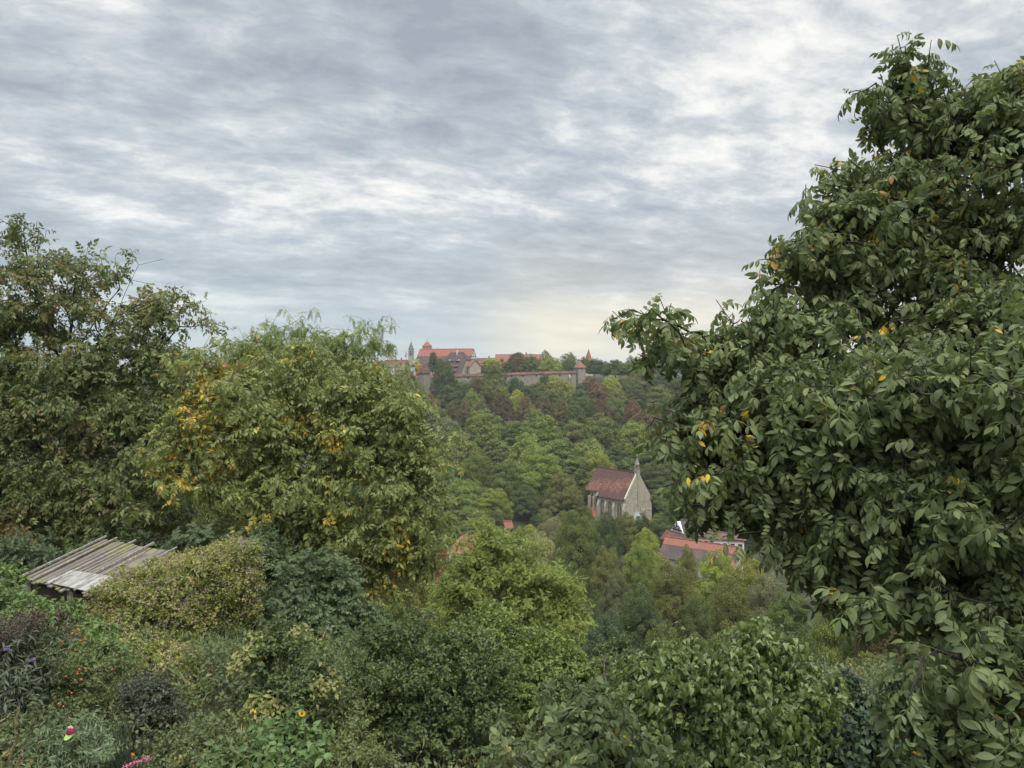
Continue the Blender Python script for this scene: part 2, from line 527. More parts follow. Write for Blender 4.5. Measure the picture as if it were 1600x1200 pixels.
def gable_roof(x0, x1, W, h, rise, over=.4, t=.22, hip0=0., hip1=0., lift=.12, zsplit=None):
    """Two roof plates with overhang; hip0/hip1 cut the ridge ends back into (half) hips."""
    sl = rise / (W / 2)
    ye, ze = W / 2 + over, h - over * sl + lift
    zr = h + rise + lift
    a0, a1 = x0 - over, x1 + over
    mb = MB()
    for s in (-1, 1):
        pts = [(a0, s * ye, ze), (a1, s * ye, ze), (a1 - hip1, 0, zr), (a0 + hip0, 0, zr)]
        if s > 0: pts = [pts[1], pts[0], pts[3], pts[2]]
        mb.slab(*pts, t)
    for hip, a, sg in ((hip0, a0, -1), (hip1, a1, 1)):
        if hip > 0:
            e = [(a, -ye, ze), (a, ye, ze), (a - sg * hip, 0, zr)]
            if sg > 0: mb.solid([np.array(q) - np.array([sg * .1, 0, .15]) for q in e], e)
            else: mb.solid([np.array(q) - np.array([sg * .1, 0, .15]) for q in e[::-1]], e[::-1])
    mb.box(a0 + hip0, a1 - hip1, -.14, .14, zr - .1, zr + .12)
    return mb


def arch_poly(w, h, n=8, pointed=True):
    """Outline of an arched opening in (u, z), counter-clockwise."""
    pts = [(-w / 2, 0), (w / 2, 0)]
    hs = h - w * (.87 if pointed else .5)
    if pointed:
        for i in range(n + 1):
            a = math.radians(60 * i / n); pts.append((-w / 2 + w * math.cos(a), hs + w * math.sin(a)))
        for i in range(1, n + 1):
            a = math.radians(120 + 60 * i / n); pts.append((w / 2 + w * math.cos(a), hs + w * math.sin(a)))
    else:
        for i in range(2 * n + 1):
            a = math.pi * i / (2 * n); pts.append((w / 2 * math.cos(a), hs + w / 2 * math.sin(a)))
    return pts


def arch_window(parent, origin, udir, ndir, w, h, frame_mat, pane_mat, name='window', pointed=True, mull=True, fw=.22, proud=.16):
    """Arched window: stone surround standing proud of the wall, pane within it, tracery bars."""
    o, u, nn = (np.array(q, float) for q in (origin, udir, ndir))
    if np.cross(u, [0, 0, 1])@nn < 0: u = -u
    inn, out = arch_poly(w, h, pointed=pointed), arch_poly(w + 2 * fw, h + fw * 1.3, pointed=pointed)
    out = [(a, b - (fw * .3 if b < .01 else 0)) for a, b in out]
    pt = lambda q, d: o + u * q[0] + np.array([0, 0, q[1]]) + nn * d
    mb = MB(); k = len(inn)
    for i in range(k):
        j = (i + 1) % k
        mb.solid([pt(out[i], -.05), pt(out[j], -.05), pt(inn[j], -.05), pt(inn[i], -.05)], [pt(out[i], proud), pt(out[j], proud), pt(inn[j], proud), pt(inn[i], proud)])
    f = mb.build(name, frame_mat, parent)
    mb = MB(); mb.poly([pt(q, .02) for q in inn]); mb.build('pane', pane_mat, f)
    if mull:
        mb = MB(); mb.bar(pt((0, 0), .06), pt((0, h * .78), .06), .1)
        for s in (-1, 1): mb.bar(pt((0, h * .66), .06), pt((s * w * .3, h * .8), .06), .08)
        mb.build('tracery', frame_mat, f)
    return f


def plain_window(parent, origin, udir, ndir, w, h, name='window', frame=M_WHITE):
    o, u, nn = (np.array(q, float) for q in (origin, udir, ndir))
    if np.cross(u, [0, 0, 1])@nn < 0: u = -u
    pt = lambda a, b, d: o + u * a + np.array([0, 0, b]) + nn * d
    mb = MB()
    fw = .1

    def pl(a0, a1, b0, b1, d0, d1):
        mb.solid([pt(a0, b0, d0), pt(a1, b0, d0), pt(a1, b1, d0), pt(a0, b1, d0)], [pt(a0, b0, d1), pt(a1, b0, d1), pt(a1, b1, d1), pt(a0, b1, d1)])
    pl(-w / 2 - fw, w / 2 + fw, -fw, 0, -.03, .09); pl(-w / 2 - fw, w / 2 + fw, h, h + fw, -.03, .09)
    pl(-w / 2 - fw, -w / 2, 0, h, -.03, .08); pl(w / 2, w / 2 + fw, 0, h, -.03, .08)
    f = mb.build(name, frame, parent)
    mb = MB(); mb.poly([pt(-w / 2, 0, .02), pt(w / 2, 0, .02), pt(w / 2, h, .02), pt(-w / 2, h, .02)]); mb.build('pane', M_GLASS, f)
    return f


# ================================================================== camera, sky, sun, air
cam = bpy.data.cameras.new('camera'); cam.sensor_width = 36.0; cam.lens = 27.0; cam.clip_start = .05; cam.clip_end = 20000
co = bpy.data.objects.new('camera', cam); COL.objects.link(co)
co.rotation_euler = (math.pi / 2 - PITCH, 0, 0)
SC.camera = co
SC.view_settings.view_transform = 'Standard'; SC.view_settings.look = 'None'
SC.view_settings.exposure = 0.62; SC.view_settings.gamma = 1.0
SC.cycles.max_bounces = 5; SC.cycles.diffuse_bounces = 3; SC.cycles.glossy_bounces = 2
SC.cycles.transmission_bounces = 3; SC.cycles.transparent_max_bounces = 4; SC.cycles.volume_bounces = 1
SC.cycles.use_denoising = True
SC.cycles.caustics_reflective = False; SC.cycles.caustics_refractive = False

SUN_EL, SUN_AZ = 58, 162          # azimuth from north (view direction), negative = left
world = bpy.data.worlds.new('World'); SC.world = world; world.use_nodes = True
nt = world.node_tree; nt.nodes.clear(); L = nt.links.new
wo = nd(nt, 'ShaderNodeOutputWorld')
sky = nd(nt, 'ShaderNodeTexSky', sky_type='NISHITA', sun_disc=False)
sky.sun_elevation = math.radians(SUN_EL); sky.sun_rotation = math.radians(SUN_AZ)
bgs = nd(nt, 'ShaderNodeBackground', i_Strength=.08); L(sky.outputs[0], bgs.inputs[0])
tc = nd(nt, 'ShaderNodeTexCoord')
sx = nd(nt, 'ShaderNodeSeparateXYZ'); L(tc.outputs['Generated'], sx.inputs[0])
z = math_(nt, 'MAXIMUM', sx.outputs[2], 0.0)
zz = math_(nt, 'ADD', z, .2)
cu = math_(nt, 'DIVIDE', sx.outputs[0], zz); cvv = math_(nt, 'DIVIDE', sx.outputs[1], zz)
cv = nd(nt, 'ShaderNodeCombineXYZ'); L(cu, cv.inputs[0]); L(cvv, cv.inputs[1])
m0 = nd(nt, 'ShaderNodeMapping'); m0.inputs['Rotation'].default_value = (0, 0, math.radians(-24)); L(cv.outputs[0], m0.inputs[0])
mp = nd(nt, 'ShaderNodeMapping'); mp.inputs['Scale'].default_value = (1.15, 1.55, 1); mp.inputs['Location'].default_value = (5.3, 2.2, 0)
L(m0.outputs[0], mp.inputs[0])
n1 = nd(nt, 'ShaderNodeTexNoise', i_Scale=.8, i_Detail=8.0, i_Roughness=.58, i_Distortion=.25); L(mp.outputs[0], n1.inputs['Vector'])
n2 = nd(nt, 'ShaderNodeTexNoise', i_Scale=4.2, i_Detail=10.0, i_Roughness=.66, i_Distortion=.2); L(mp.outputs[0], n2.inputs['Vector'])
n3 = nd(nt, 'ShaderNodeTexNoise', i_Scale=.42, i_Detail=3.0); L(mp.outputs[0], n3.inputs['Vector'])
d = math_(nt, 'ADD', math_(nt, 'MULTIPLY', n1.outputs['Fac'], .48), math_(nt, 'MULTIPLY', n2.outputs['Fac'], .35))
d = math_(nt, 'ADD', d, math_(nt, 'MULTIPLY', n3.outputs['Fac'], .17))
cl = ramp(nt, [(.385, (.69, .682, .65)), (.425, (.57, .577, .568)), (.46, (.44, .465, .482)), (.505, (.345, .376, .407)), (.58, (.255, .286, .322))], d).outputs[0]
# towards the horizon: pale blue air between the streaks, cream on the right
hz = ramp(nt, [(0.0, (1, 1, 1)), (.045, (.85, .85, .85)), (.1, (.28, .28, .28)), (.2, (0, 0, 0))], z).outputs[0]
azn = math_(nt, 'DIVIDE', sx.outputs[0], math_(nt, 'MAXIMUM', sx.outputs[1], .05))
cream = ramp(nt, [(.0, (.34, .405, .45)), (.44, (.37, .43, .47)), (.54, (.62, .58, .475)), (.72, (.61, .57, .475)), (1.0, (.46, .47, .46))], math_(nt, 'MULTIPLY_ADD', azn, .8, .5)).outputs[0]
hn = nd(nt, 'ShaderNodeTexNoise', i_Scale=1.5, i_Detail=5.0)
hm = nd(nt, 'ShaderNodeMapping'); hm.inputs['Scale'].default_value = (3.0, 3.0, 22.0); L(tc.outputs['Generated'], hm.inputs[0]); L(hm.outputs[0], hn.inputs['Vector'])
hr = ramp(nt, [(.4, (.86, .89, .93)), (.62, (1.13, 1.1, 1.05))], hn.outputs['Fac']).outputs[0]
cream = mixc(nt, 1.0, cream, hr, 'MULTIPLY')
cl = mixc(nt, hz, cl, cream)
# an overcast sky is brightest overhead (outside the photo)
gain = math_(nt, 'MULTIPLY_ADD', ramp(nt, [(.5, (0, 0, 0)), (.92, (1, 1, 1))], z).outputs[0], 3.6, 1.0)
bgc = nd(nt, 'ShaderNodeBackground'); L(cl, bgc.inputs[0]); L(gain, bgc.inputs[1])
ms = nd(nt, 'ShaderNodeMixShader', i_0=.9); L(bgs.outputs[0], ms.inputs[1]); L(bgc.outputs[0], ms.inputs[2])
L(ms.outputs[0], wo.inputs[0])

sl = bpy.data.lights.new('sun', 'SUN'); sl.energy = 1.4; sl.angle = math.radians(24); sl.color = (1.0, .955, .88)
so = bpy.data.objects.new('sun', sl); COL.objects.link(so)
sd = Vector((math.sin(math.radians(SUN_AZ)) * math.cos(math.radians(SUN_EL)), math.cos(math.radians(SUN_AZ)) * math.cos(math.radians(SUN_EL)), math.sin(math.radians(SUN_EL))))
so.rotation_euler = sd.to_track_quat('Z', 'Y').to_euler()

HAZE = .00017
if HAZE:
    mb = MB(); mb.box(-4200, 4200, -450, 7200, -60, 46)
    hm_, hnt, hout = newmat('haze_air')
    pv = nd(hnt, 'ShaderNodeVolumePrincipled', i_Density=HAZE, i_Anisotropy=.2)
    pv.inputs['Color'].default_value = (.95, .965, .98, 1)
    hnt.links.new(pv.outputs[0], hout.inputs['Volume'])
    tag(mb.build('haze', hm_), kind='stuff')

# ================================================================== ground
def grid_ground():
    ys = np.concatenate([np.linspace(-400, -10, 10), np.linspace(-8, 30, 96), np.linspace(31, 120, 70), np.linspace(122, 390, 100), np.linspace(392, 406, 22), np.linspace(410, 700, 24), np.linspace(760, 7000, 30)])
    xs0 = np.concatenate([np.linspace(0, 20, 50), np.linspace(20.8, 120, 60), np.linspace(124, 500, 50), np.linspace(540, 4000, 18)])
    xs = np.concatenate([-xs0[:0:-1], xs0])
    X, Y = np.meshgrid(xs, ys)
    Z = HT(X, Y)
    v = np.stack([X, Y, Z], -1).reshape(-1, 3)
    nx, ny = len(xs), len(ys)
    i = (np.arange(ny - 1)[:, None] * nx + np.arange(nx - 1)[None]).ravel()
    acc = Acc(); acc.add(v, np.stack([i, i + 1, i + nx + 1, i + nx], 1))
    m = simple_mat('meadow_and_soil', [(.02, .018, .012), (.03, .033, .016), (.045, .055, .022), (.07, .072, .035)], scale=.35, detail=10, bump=.6, bscale=4, rough=.95)
    return tag(link('ground', acc.mesh('ground', [m])), kind='structure')


grid_ground()


def strip(name, pts, w, mat, lift=.05):
    acc = Acc(); pts = np.array(pts, float); k = 60
    t = np.linspace(0, len(pts) - 1, k); c = np.stack([np.interp(t, np.arange(len(pts)), pts[:, a]) for a in range(2)], 1)
    for _ in range(6): c[1:-1] = (c[:-2] + c[1:-1] * 2 + c[2:]) / 4
    d = unit(np.gradient(c, axis=0)); nrm = np.stack([-d[:, 1], d[:, 0]], 1)
    v = []
    for q in (-1, 0, 1):
        p = c + nrm * w / 2 * q
        v.append(np.concatenate([p, HT(p[:, 0], p[:, 1])[:, None] + lift], 1))
    v = np.stack(v, 1).reshape(-1, 3); i = np.arange(k - 1) * 3
    acc.add(v, np.concatenate([np.stack([i, i + 1, i + 4, i + 3], 1), np.stack([i + 1, i + 2, i + 5, i + 4], 1)]))
    return tag(link(name, acc.mesh(name, [mat])), kind='structure')


M_ASPH = simple_mat('pale_asphalt', [(.22, .21, .2), (.3, .29, .28)], scale=1.5)
strip('road', [(44, 96), (60, 104), (76, 112), (96, 118), (130, 122)], 4.2, M_ASPH, .12)
# the clearing beside the hut
acc = Acc()
gx, gy = np.meshgrid(np.linspace(-2.5, 7.5, 22), np.linspace(196, 207, 16))
gz = HT(gx, gy) + .1 + 0 * gx
i = (np.arange(15)[:, None] * 22 + np.arange(21)[None]).ravel()
acc.add(np.stack([gx, gy, gz], -1), np.stack([i, i + 1, i + 23, i + 22], 1))
M_LAWN = simple_mat('short_grass', [(.06, .09, .025), (.1, .13, .04)], scale=.8, bump=.4, bscale=9)
tag(link('lawn', acc.mesh('lawn', [M_LAWN])), kind='structure')

# far hills beyond the plateau
def hills():
    acc = Acc()
    n = 160
    x = np.linspace(-3600, 3600, n)
    top = 14 + 11 * np.sin(x * .0021 + .6) + 6 * np.sin(x * .0057 + 2) + 4 * np.sin(x * .013)
    rows = []
    for y, k in ((5000, 0), (5250, .55), (5600, .9), (6000, 1.0), (6800, .1)):
        rows.append(np.stack([x, np.full(n, y) + 60 * np.sin(x * .01), -32 + (top + 32) * k], 1))
    v = np.stack(rows, 0).reshape(-1, 3)
    i = (np.arange(4)[:, None] * n + np.arange(n - 1)[None]).ravel()
    acc.add(v, np.stack([i, i + 1, i + n + 1, i + n], 1))
    m = simple_mat('distant_wood', [(.03, .05, .03), (.05, .075, .04), (.09, .11, .05)], scale=.01, detail=8)
    tag(link('hills', acc.mesh('hills', [m])), kind='structure')


hills()

# ================================================================== the town on the ridge
ZT = -8.0     # town ground


def px_x(px, Y): return float(P(px, 570, Y)[0])
def py_z(py, Y): return float(P(800, py, Y)[2])


def house(name, label, px0, px1, py_ridge, py_eave, Y, roof, wall, cat='house', ang=0, W=9.0, group=None, hip=0., chimney=True, zg=ZT, windows=0):
    """Gabled house whose ridge runs from px0 to px1."""
    xa, xb = px_x(px0, Y), px_x(px1, Y)
    Ln = (xb - xa) / math.cos(math.radians(ang))
    t = thing(name, label, cat, ((xa + xb) / 2, Y, zg), math.radians(-ang), group)
    zr, ze = py_z(py_ridge, Y) - zg, py_z(py_eave, Y) - zg
    gable_walls(-Ln / 2, Ln / 2, W, ze, zr - ze - .2).build('wall', wall, t)
    r = gable_roof(-Ln / 2, Ln / 2, W, ze, zr - ze - .2, hip0=hip, hip1=hip).build('roof', roof, t)
    if chimney:
        mb = MB(); mb.box(Ln * .18, Ln * .18 + .7, .5, 1.2, zr - 1.5, zr + 1.0); mb.box(Ln * .18 - .1, Ln * .18 + .8, .4, 1.3, zr + 1.0, zr + 1.15)
        mb.build('chimney', M_TILE_DULL, r)
    for k in range(windows):
        plain_window(t, (-Ln / 2 + Ln * (k + .5) / windows, -W / 2, ze - 2.2), (1, 0, 0), (0, -1, 0), .9, 1.3)
    return t


# church tower with a grey spire, far left
t = thing('church_tower', 'slender grey stone church tower with a pointed slate spire, left of the big red roof', 'church tower', (px_x(642.5, 520), 520, ZT))
zt = py_z(545.5, 520) - ZT
mb = MB(); mb.lathe(0, 0, [(2.15, -2), (2.1, zt * .55), (2.0, zt * .56), (1.75, zt - .3), (2.0, zt - .25), (2.0, zt)], 8, rot=math.pi / 8); mb.build('wall', M_STONE, t)
for k in range(8):
    a = math.pi * 2 * k / 8
    arch_window(t, (1.72 * math.cos(a), 1.72 * math.sin(a), zt - 5.6), (-math.sin(a), math.cos(a), 0), (math.cos(a), math.sin(a), 0), .75, 4.6, M_STONE, M_GLASS, 'belfry_opening', mull=False, fw=.12, proud=.1)
mb = MB(); mb.lathe(0, 0, [(2.25, zt), (1.5, zt + 1.1), (.75, zt + 3.2), (.06, zt + 5.2)], 8, rot=math.pi / 8)
sp = mb.build('spire', M_SLATE, t)
mb = MB(); mb.lathe(0, 0, [(.05, zt + 5.1), (.05, zt + 7.0)], 6); mb.lathe(0, 0, [(.0, zt + 5.7), (.22, zt + 5.9), (0, zt + 6.1)], 8); mb.build('finial', M_METAL, sp)

# round gate tower with a two-step roof behind the big barn
t = thing('round_tower', 'round tower top with a two-step orange tent roof above the big red barn roof', 'tower', (px_x(667.5, 446), 446, ZT))
z0 = py_z(546.5, 446) - ZT; z1 = py_z(543.4, 446) - ZT; z2 = py_z(541, 446) - ZT; z3 = py_z(533, 446) - ZT
mb = MB(); mb.lathe(0, 0, [(2.9, -2), (2.8, z0), (2.75, z1 + .2)], 20); mb.build('wall', M_STONE, t)
mb = MB(); mb.lathe(0, 0, [(3.2, z0), (2.6, z1)], 20); mb.build('skirt_roof', M_TILE, t)
mb = MB(); mb.lathe(0, 0, [(2.4, z1 - .1), (2.4, z2 + .1)], 12); la = mb.build('lantern', M_PALE, t)
for k in range(12):
    a = math.pi * 2 * k / 12
    mb = MB(); mb.bar((2.4 * math.cos(a), 2.4 * math.sin(a), z1), (2.4 * math.cos(a), 2.4 * math.sin(a), z2), .5 if k % 2 else .2); mb.build('louvre' if k % 2 else 'post', M_TIMBER, la)
mb = MB(); mb.lathe(0, 0, [(3.15, z2 - .1), (2.0, z2 + 1.0), (.9, z2 + 2.2), (.06, z3)], 12); r = mb.build('roof', M_TILE_NEW, t)
mb = MB(); mb.lathe(0, 0, [(.05, z3 - .1), (.05, z3 + 2.2)], 6); mb.lathe(0, 0, [(0, z3 + .5), (.25, z3 + .75), (0, z3 + 1.0)], 8); mb.bar((-.35, 0, z3 + 1.7), (.35, 0, z3 + 1.7), .08); mb.build('finial', M_METAL, r)

# the big barn: bright upper roof, old lower roof, white half-timbered gable
Yb = 432; ang = 19
xa, xb = px_x(655, Yb), px_x(741, Yb); Lb = (xb - xa) / math.cos(math.radians(ang))
t = thing('barn_hall', 'long hall with a bright red upper roof and white timbered gable, highest in the town', 'hall', ((xa + xb) / 2, Yb, ZT), math.radians(-ang))
zr, ze, zm = py_z(545.2, Yb) - ZT, py_z(567, Yb) - ZT, py_z(556.5, Yb) - ZT
Wb = 13.0; rise = zr - ze
gable_walls(-Lb / 2, Lb / 2, Wb, ze, rise - .3).build('wall', M_WHITE, t)
ym = Wb / 2 * (zr - zm) / rise
up, low = MB(), MB()
for s in (-1, 1):
    q = [(-Lb / 2 - .4, s * ym, zm), (Lb / 2 + .1, s * ym, zm), (Lb / 2 + .1, 0, zr), (-Lb / 2 - .4, 0, zr)]
    w = [(-Lb / 2 - .4, s * (Wb / 2 + .5), ze - .5), (Lb / 2 + .1, s * (Wb / 2 + .5), ze - .5), (Lb / 2 + .1, s * ym, zm - .06), (-Lb / 2 - .4, s * ym, zm - .06)]
    if s > 0: q = [q[1], q[0], q[3], q[2]]; w = [w[1], w[0], w[3], w[2]]
    up.slab(*q, .25); low.slab(*w, .22)
up.box(-Lb / 2 - .4, Lb / 2 + .1, -.15, .15, zr - .1, zr + .13)
up.build('upper_roof', M_TILE_NEW, t); low.build('lower_roof', M_TILE_OLD, t)
mb = MB()
for k in range(5):
    zz_ = ze + rise * (.06 + .19 * k); y_ = Wb / 2 * (1 - (zz_ - ze) / rise) - .2
    mb.box(Lb / 2 - .02, Lb / 2 + .1, -y_, y_, zz_, zz_ + .22)
for y_ in np.linspace(-4.8, 4.8, 5):
    top_ = ze + rise * (1 - abs(y_) / (Wb / 2)) - .5
    mb.box(Lb / 2 - .02, Lb / 2 + .085, y_ - .11, y_ + .11, ze - 3, top_)
mb.build('gable_timbers', M_TIMBER, t)
for k, y_ in enumerate((-2.6, -.9, .9, 2.6)): plain_window(t, (Lb / 2 + .02, y_, ze + 1.6), (0, 1, 0), (1, 0, 0), .7, .9)
for k in (-6.0, 5.5):
    mb = MB(); mb.lathe(k, 0, [(.05, zr), (.05, zr + 1.1)], 6); mb.lathe(k, 0, [(0, zr + .8), (.18, zr + .95), (0, zr + 1.1)], 6); mb.build('lightning_rod', M_METAL, t)

# the big hipped house with dormers in front of the barn
Yh = 412; ang = 33
t = thing('hipped_house', 'steep grey-brown tiled house with swept dormers in front of the red hall', 'house', (px_x(714.5, Yh), Yh + 1, ZT), math.radians(-ang))
zr, ze = py_z(550.3, Yh) - ZT, py_z(586, Yh - 5) - ZT
Wh, Lh = 14.5, 14.0; rise = zr - ze
gable_walls(-Lh / 2, Lh / 2, Wh, ze, rise - 4.6).build('wall', M_PALE, t)
gw = MB()
for s in (-1, 1):   # clipped gable walls under the half hips
    x_ = s * (Lh / 2 - .02); k = .64
    gw.solid([(x_ - .15, -Wh / 2, ze - .5), (x_ - .15, Wh / 2, ze - .5), (x_ - .15, Wh / 2 * (1 - k), ze + rise * k), (x_ - .15, -Wh / 2 * (1 - k), ze + rise * k)][::-1], [(x_ + .15, -Wh / 2, ze - .5), (x_ + .15, Wh / 2, ze - .5), (x_ + .15, Wh / 2 * (1 - k), ze + rise * k), (x_ + .15, -Wh / 2 * (1 - k), ze + rise * k)][::-1])
gw.build('gable', M_STONE, t)
rm = MB(); o_ = .45; k = .66; yk, zk = (Wh / 2) * (1 - k), ze + rise * k
for s in (-1, 1):
    ye = Wh / 2 + o_; z_e = ze - o_ * rise / (Wh / 2)
    pts = [(-Lh / 2 - o_, s * ye, z_e), (Lh / 2 + o_, s * ye, z_e), (Lh / 2 + o_, s * yk, zk), (Lh / 2 - 2.6, 0, zr), (-Lh / 2 + 2.6, 0, zr), (-Lh / 2 - o_, s * yk, zk)]
    nrm = np.array([0, s * rise, Wh / 2]); nrm = nrm / np.linalg.norm(nrm) * .25
    b = [np.array(q) - nrm for q in pts]
    if s < 0: rm.solid(b, pts)
    else: rm.solid(b[::-1], pts[::-1])
for s in (-1, 1):
    e = [(s * (Lh / 2 + o_ + .02), -yk - .1, zk), (s * (Lh / 2 + o_ + .02), yk + .1, zk), (s * (Lh / 2 - 2.6), 0, zr + .03)]
    if s < 0: e = e[::-1]
    rm.solid([np.array(q) - np.array([s * .1, 0, .22]) for q in e], e)
rf = rm.build('roof', M_TILE_OLD, t)
for xk, zk_ in ((-1.6, .56), (2.5, .56), (2.6, .33), (2.8, .12)):
    z_ = ze + rise * zk_; y_ = -Wh / 2 * (1 - zk_)
    mb = MB(); mb.box(xk - .9, xk + .9, y_ - .15, y_ + 1.3, z_ - .3, z_ + .75); dm = mb.build('dormer', M_TIMBER, t)
    mb = MB(); mb.slab((xk - 1.25, y_ - .55, z_ + .62), (xk + 1.25, y_ - .55, z_ + .62), (xk + 1.1, y_ + 1.7, z_ + 1.75), (xk - 1.1, y_ + 1.7, z_ + 1.75), .18); mb.build('dormer_roof', M_TILE_DULL, dm)
mb = MB(); mb.box(-.2, .6, -.9, -.2, zr - 1.6, zr + 1.1); mb.build('chimney', M_PALE, rf)
for xk in (-3.2, 3.3):
    mb = MB(); mb.box(xk - .25, xk + .25, -3.1, -2.6, zr - 4.9, zr - 3.9); mb.build('vent', M_WHITE, rf)
for y_, z_ in ((-2.6, 2.6), (2.2, 3.2), (0, 5.8)): plain_window(t, (Lh / 2 + .13, y_, ze + z_ - 1), (0, 1, 0), (1, 0, 0), .8, 1.1)

# narrow red and stone annex at the right of the hipped house
house('annex_house', 'narrow stone annex with a red roof against the right side of the steep dark house', 735.5, 743, 561.5, 572, 409, M_TILE, M_STONE, ang=62, W=6.5, chimney=False, windows=1)
# dark ridge of a house right of the barn and the long red roofed house behind the trees
house('row_house', 'low dark red roof just right of the white timbered gable', 744, 772, 559.5, 567, 445, M_TILE_DULL, M_PALE, ang=4)
house('low_house', 'small house with a patched orange roof among trees right of the red hall', 762, 786, 567, 575, 430, M_TILE, M_PALE, ang=6, W=8)
t = house('long_house', 'long orange-red roofed house behind the tall trees, left of the wall tower', 775, 843, 553.6, 570, 452, M_TILE, M_PALE, ang=3, W=13, windows=8)
for k in (-9, -2, 5, 10):
    mb = MB(); mb.box(k - .8, k + .8, -5.2, -2.8, 9.7, 11.1); mb.slab((k - 1.1, -5.5, 11.0), (k + 1.1, -5.5, 11.0), (k + 1, -2.2, 12.3), (k - 1, -2.2, 12.3), .15); mb.build('dormer', M_TILE_DULL, t)
# roofs to the left, seen between the near trees
for px0, px1, pr, pe, Y, rf_, wl_, lab in (
    (602, 637, 562.3, 573.5, 436, M_TILE_DULL, M_PALE, 'house with a long dull red roof left of the grey church tower'),
    (636, 648, 573.5, 579.5, 418, M_SLATE, M_WHITE, 'small white gabled house with a grey roof below the church tower'),
    (566, 596, 565, 575, 444, M_TILE, M_PALE, 'red roofed house behind the light green tree top'),
    (524, 560, 563, 574, 452, M_TILE_DULL, M_PALE, 'brownish roof behind the feathery light green tree'),
    (466, 508, 565.5, 576, 446, M_TILE_DULL, M_PINK, 'rosy house behind the gap between the yellowing walnut tops'),
    (404, 450, 567, 578, 440, M_TILE, M_PALE, 'red roof showing behind the yellow leaved walnut'),
    (340, 386, 565, 575, 455, M_TILE_NEW, M_PALE, 'bright red roof in the gap between the two walnut trees'),
    (306, 338, 568, 578, 436, M_TILE_NEW, M_PINK, 'bright red roof at the edge of the brown walnut crown'),
    (262, 302, 564, 575, 450, M_TILE_DULL, M_PALE, 'dull red roof behind the lower edge of the brown walnut crown')):
    house('town_house', lab, px0, px1, pr, pe, Y, rf_, wl_, ang=random.uniform(-8, 8), group='houses along the left of the ridge', windows=3)

# red spire with four corner turrets
Ys = 610
t = thing('spired_tower', 'square tower with a red spire and four corner turrets, right of the wall tower', 'tower', (px_x(919.5, Ys), Ys, ZT), math.radians(12))
z0 = py_z(566.5, Ys) - ZT; z1 = py_z(562.5, Ys) - ZT; z3 = py_z(545, Ys) - ZT
mb = MB(); mb.box(-2.8, 2.8, -2.8, 2.8, -2, z0 + .3); mb.build('wall', M_PALE, t)
mb = MB(); h = 2.9
ringz = lambda s, z: [(-s, -s, z), (s, -s, z), (s, s, z), (-s, s, z)]
mb.solid(ringz(h, z0), ringz(2.1, z0 + 3)); mb.solid(ringz(2.1, z0 + 3), ringz(.06, z3)); sp = mb.build('spire', M_TILE, t)
mb = MB(); mb.lathe(0, 0, [(.06, z3 - .1), (.06, z3 + 3.4)], 6); mb.lathe(0, 0, [(0, z3 + .6), (.3, z3 + .9), (0, z3 + 1.2)], 8); mb.lathe(0, 0, [(0, z3 + 2.0), (.22, z3 + 2.2), (0, z3 + 2.4)], 8); mb.build('finial', M_PALE, sp)
for sx_ in (-1, 1):
    for sy_ in (-1, 1):
        mb = MB(); mb.lathe(2.75 * sx_, 2.75 * sy_, [(.75, z0 - 3.2), (.75, z0 + .6)], 8); tu = mb.build('turret', M_PALE, t)
        mb = MB(); mb.lathe(2.75 * sx_, 2.75 * sy_, [(.95, z0 + .5), (.05, z0 + 4.8)], 8); mb.build('turret_roof', M_TILE, tu)
for k in (-1, 1): plain_window(t, (k * .9, -2.8, z0 - 2.4), (1, 0, 0), (0, -1, 0), .6, 1.0)

# town wall with its tiled coping and two towers
def wall_piece(parent, p0, p1, z0, z1b, zt0, zt1, name='masonry'):
    p0, p1 = np.array(p0, float), np.array(p1, float); d = (p1 - p0) / np.linalg.norm(p1 - p0); n = np.array([d[1], -d[0]])
    q = [p0 + n * .6, p1 + n * .6, p1 - n * .6, p0 - n * .6]
    zb = [z0, z1b, z1b, z0]; zt_ = [zt0, zt1, zt1, zt0]
    mb = MB(); mb.solid([(a[0], a[1], b) for a, b in zip(q, zb)], [(a[0], a[1], b) for a, b in zip(q, zt_)]); m = mb.build(name, M_WALLST, parent)
    mb = MB(); e = n * 1.0
    for s in (1, -1):
        a, b = p0 + e * s, p1 + e * s
        pts = [(a[0], a[1], zt0 - .25), (b[0], b[1], zt1 - .25), (p1[0], p1[1], zt1 + 1.0), (p0[0], p0[1], zt0 + 1.0)]
        if s < 0: pts = [pts[1], pts[0], pts[3], pts[2]]
        mb.slab(*pts, .16)
    mb.build('coping', M_TILE_DULL, parent)
    return d, n


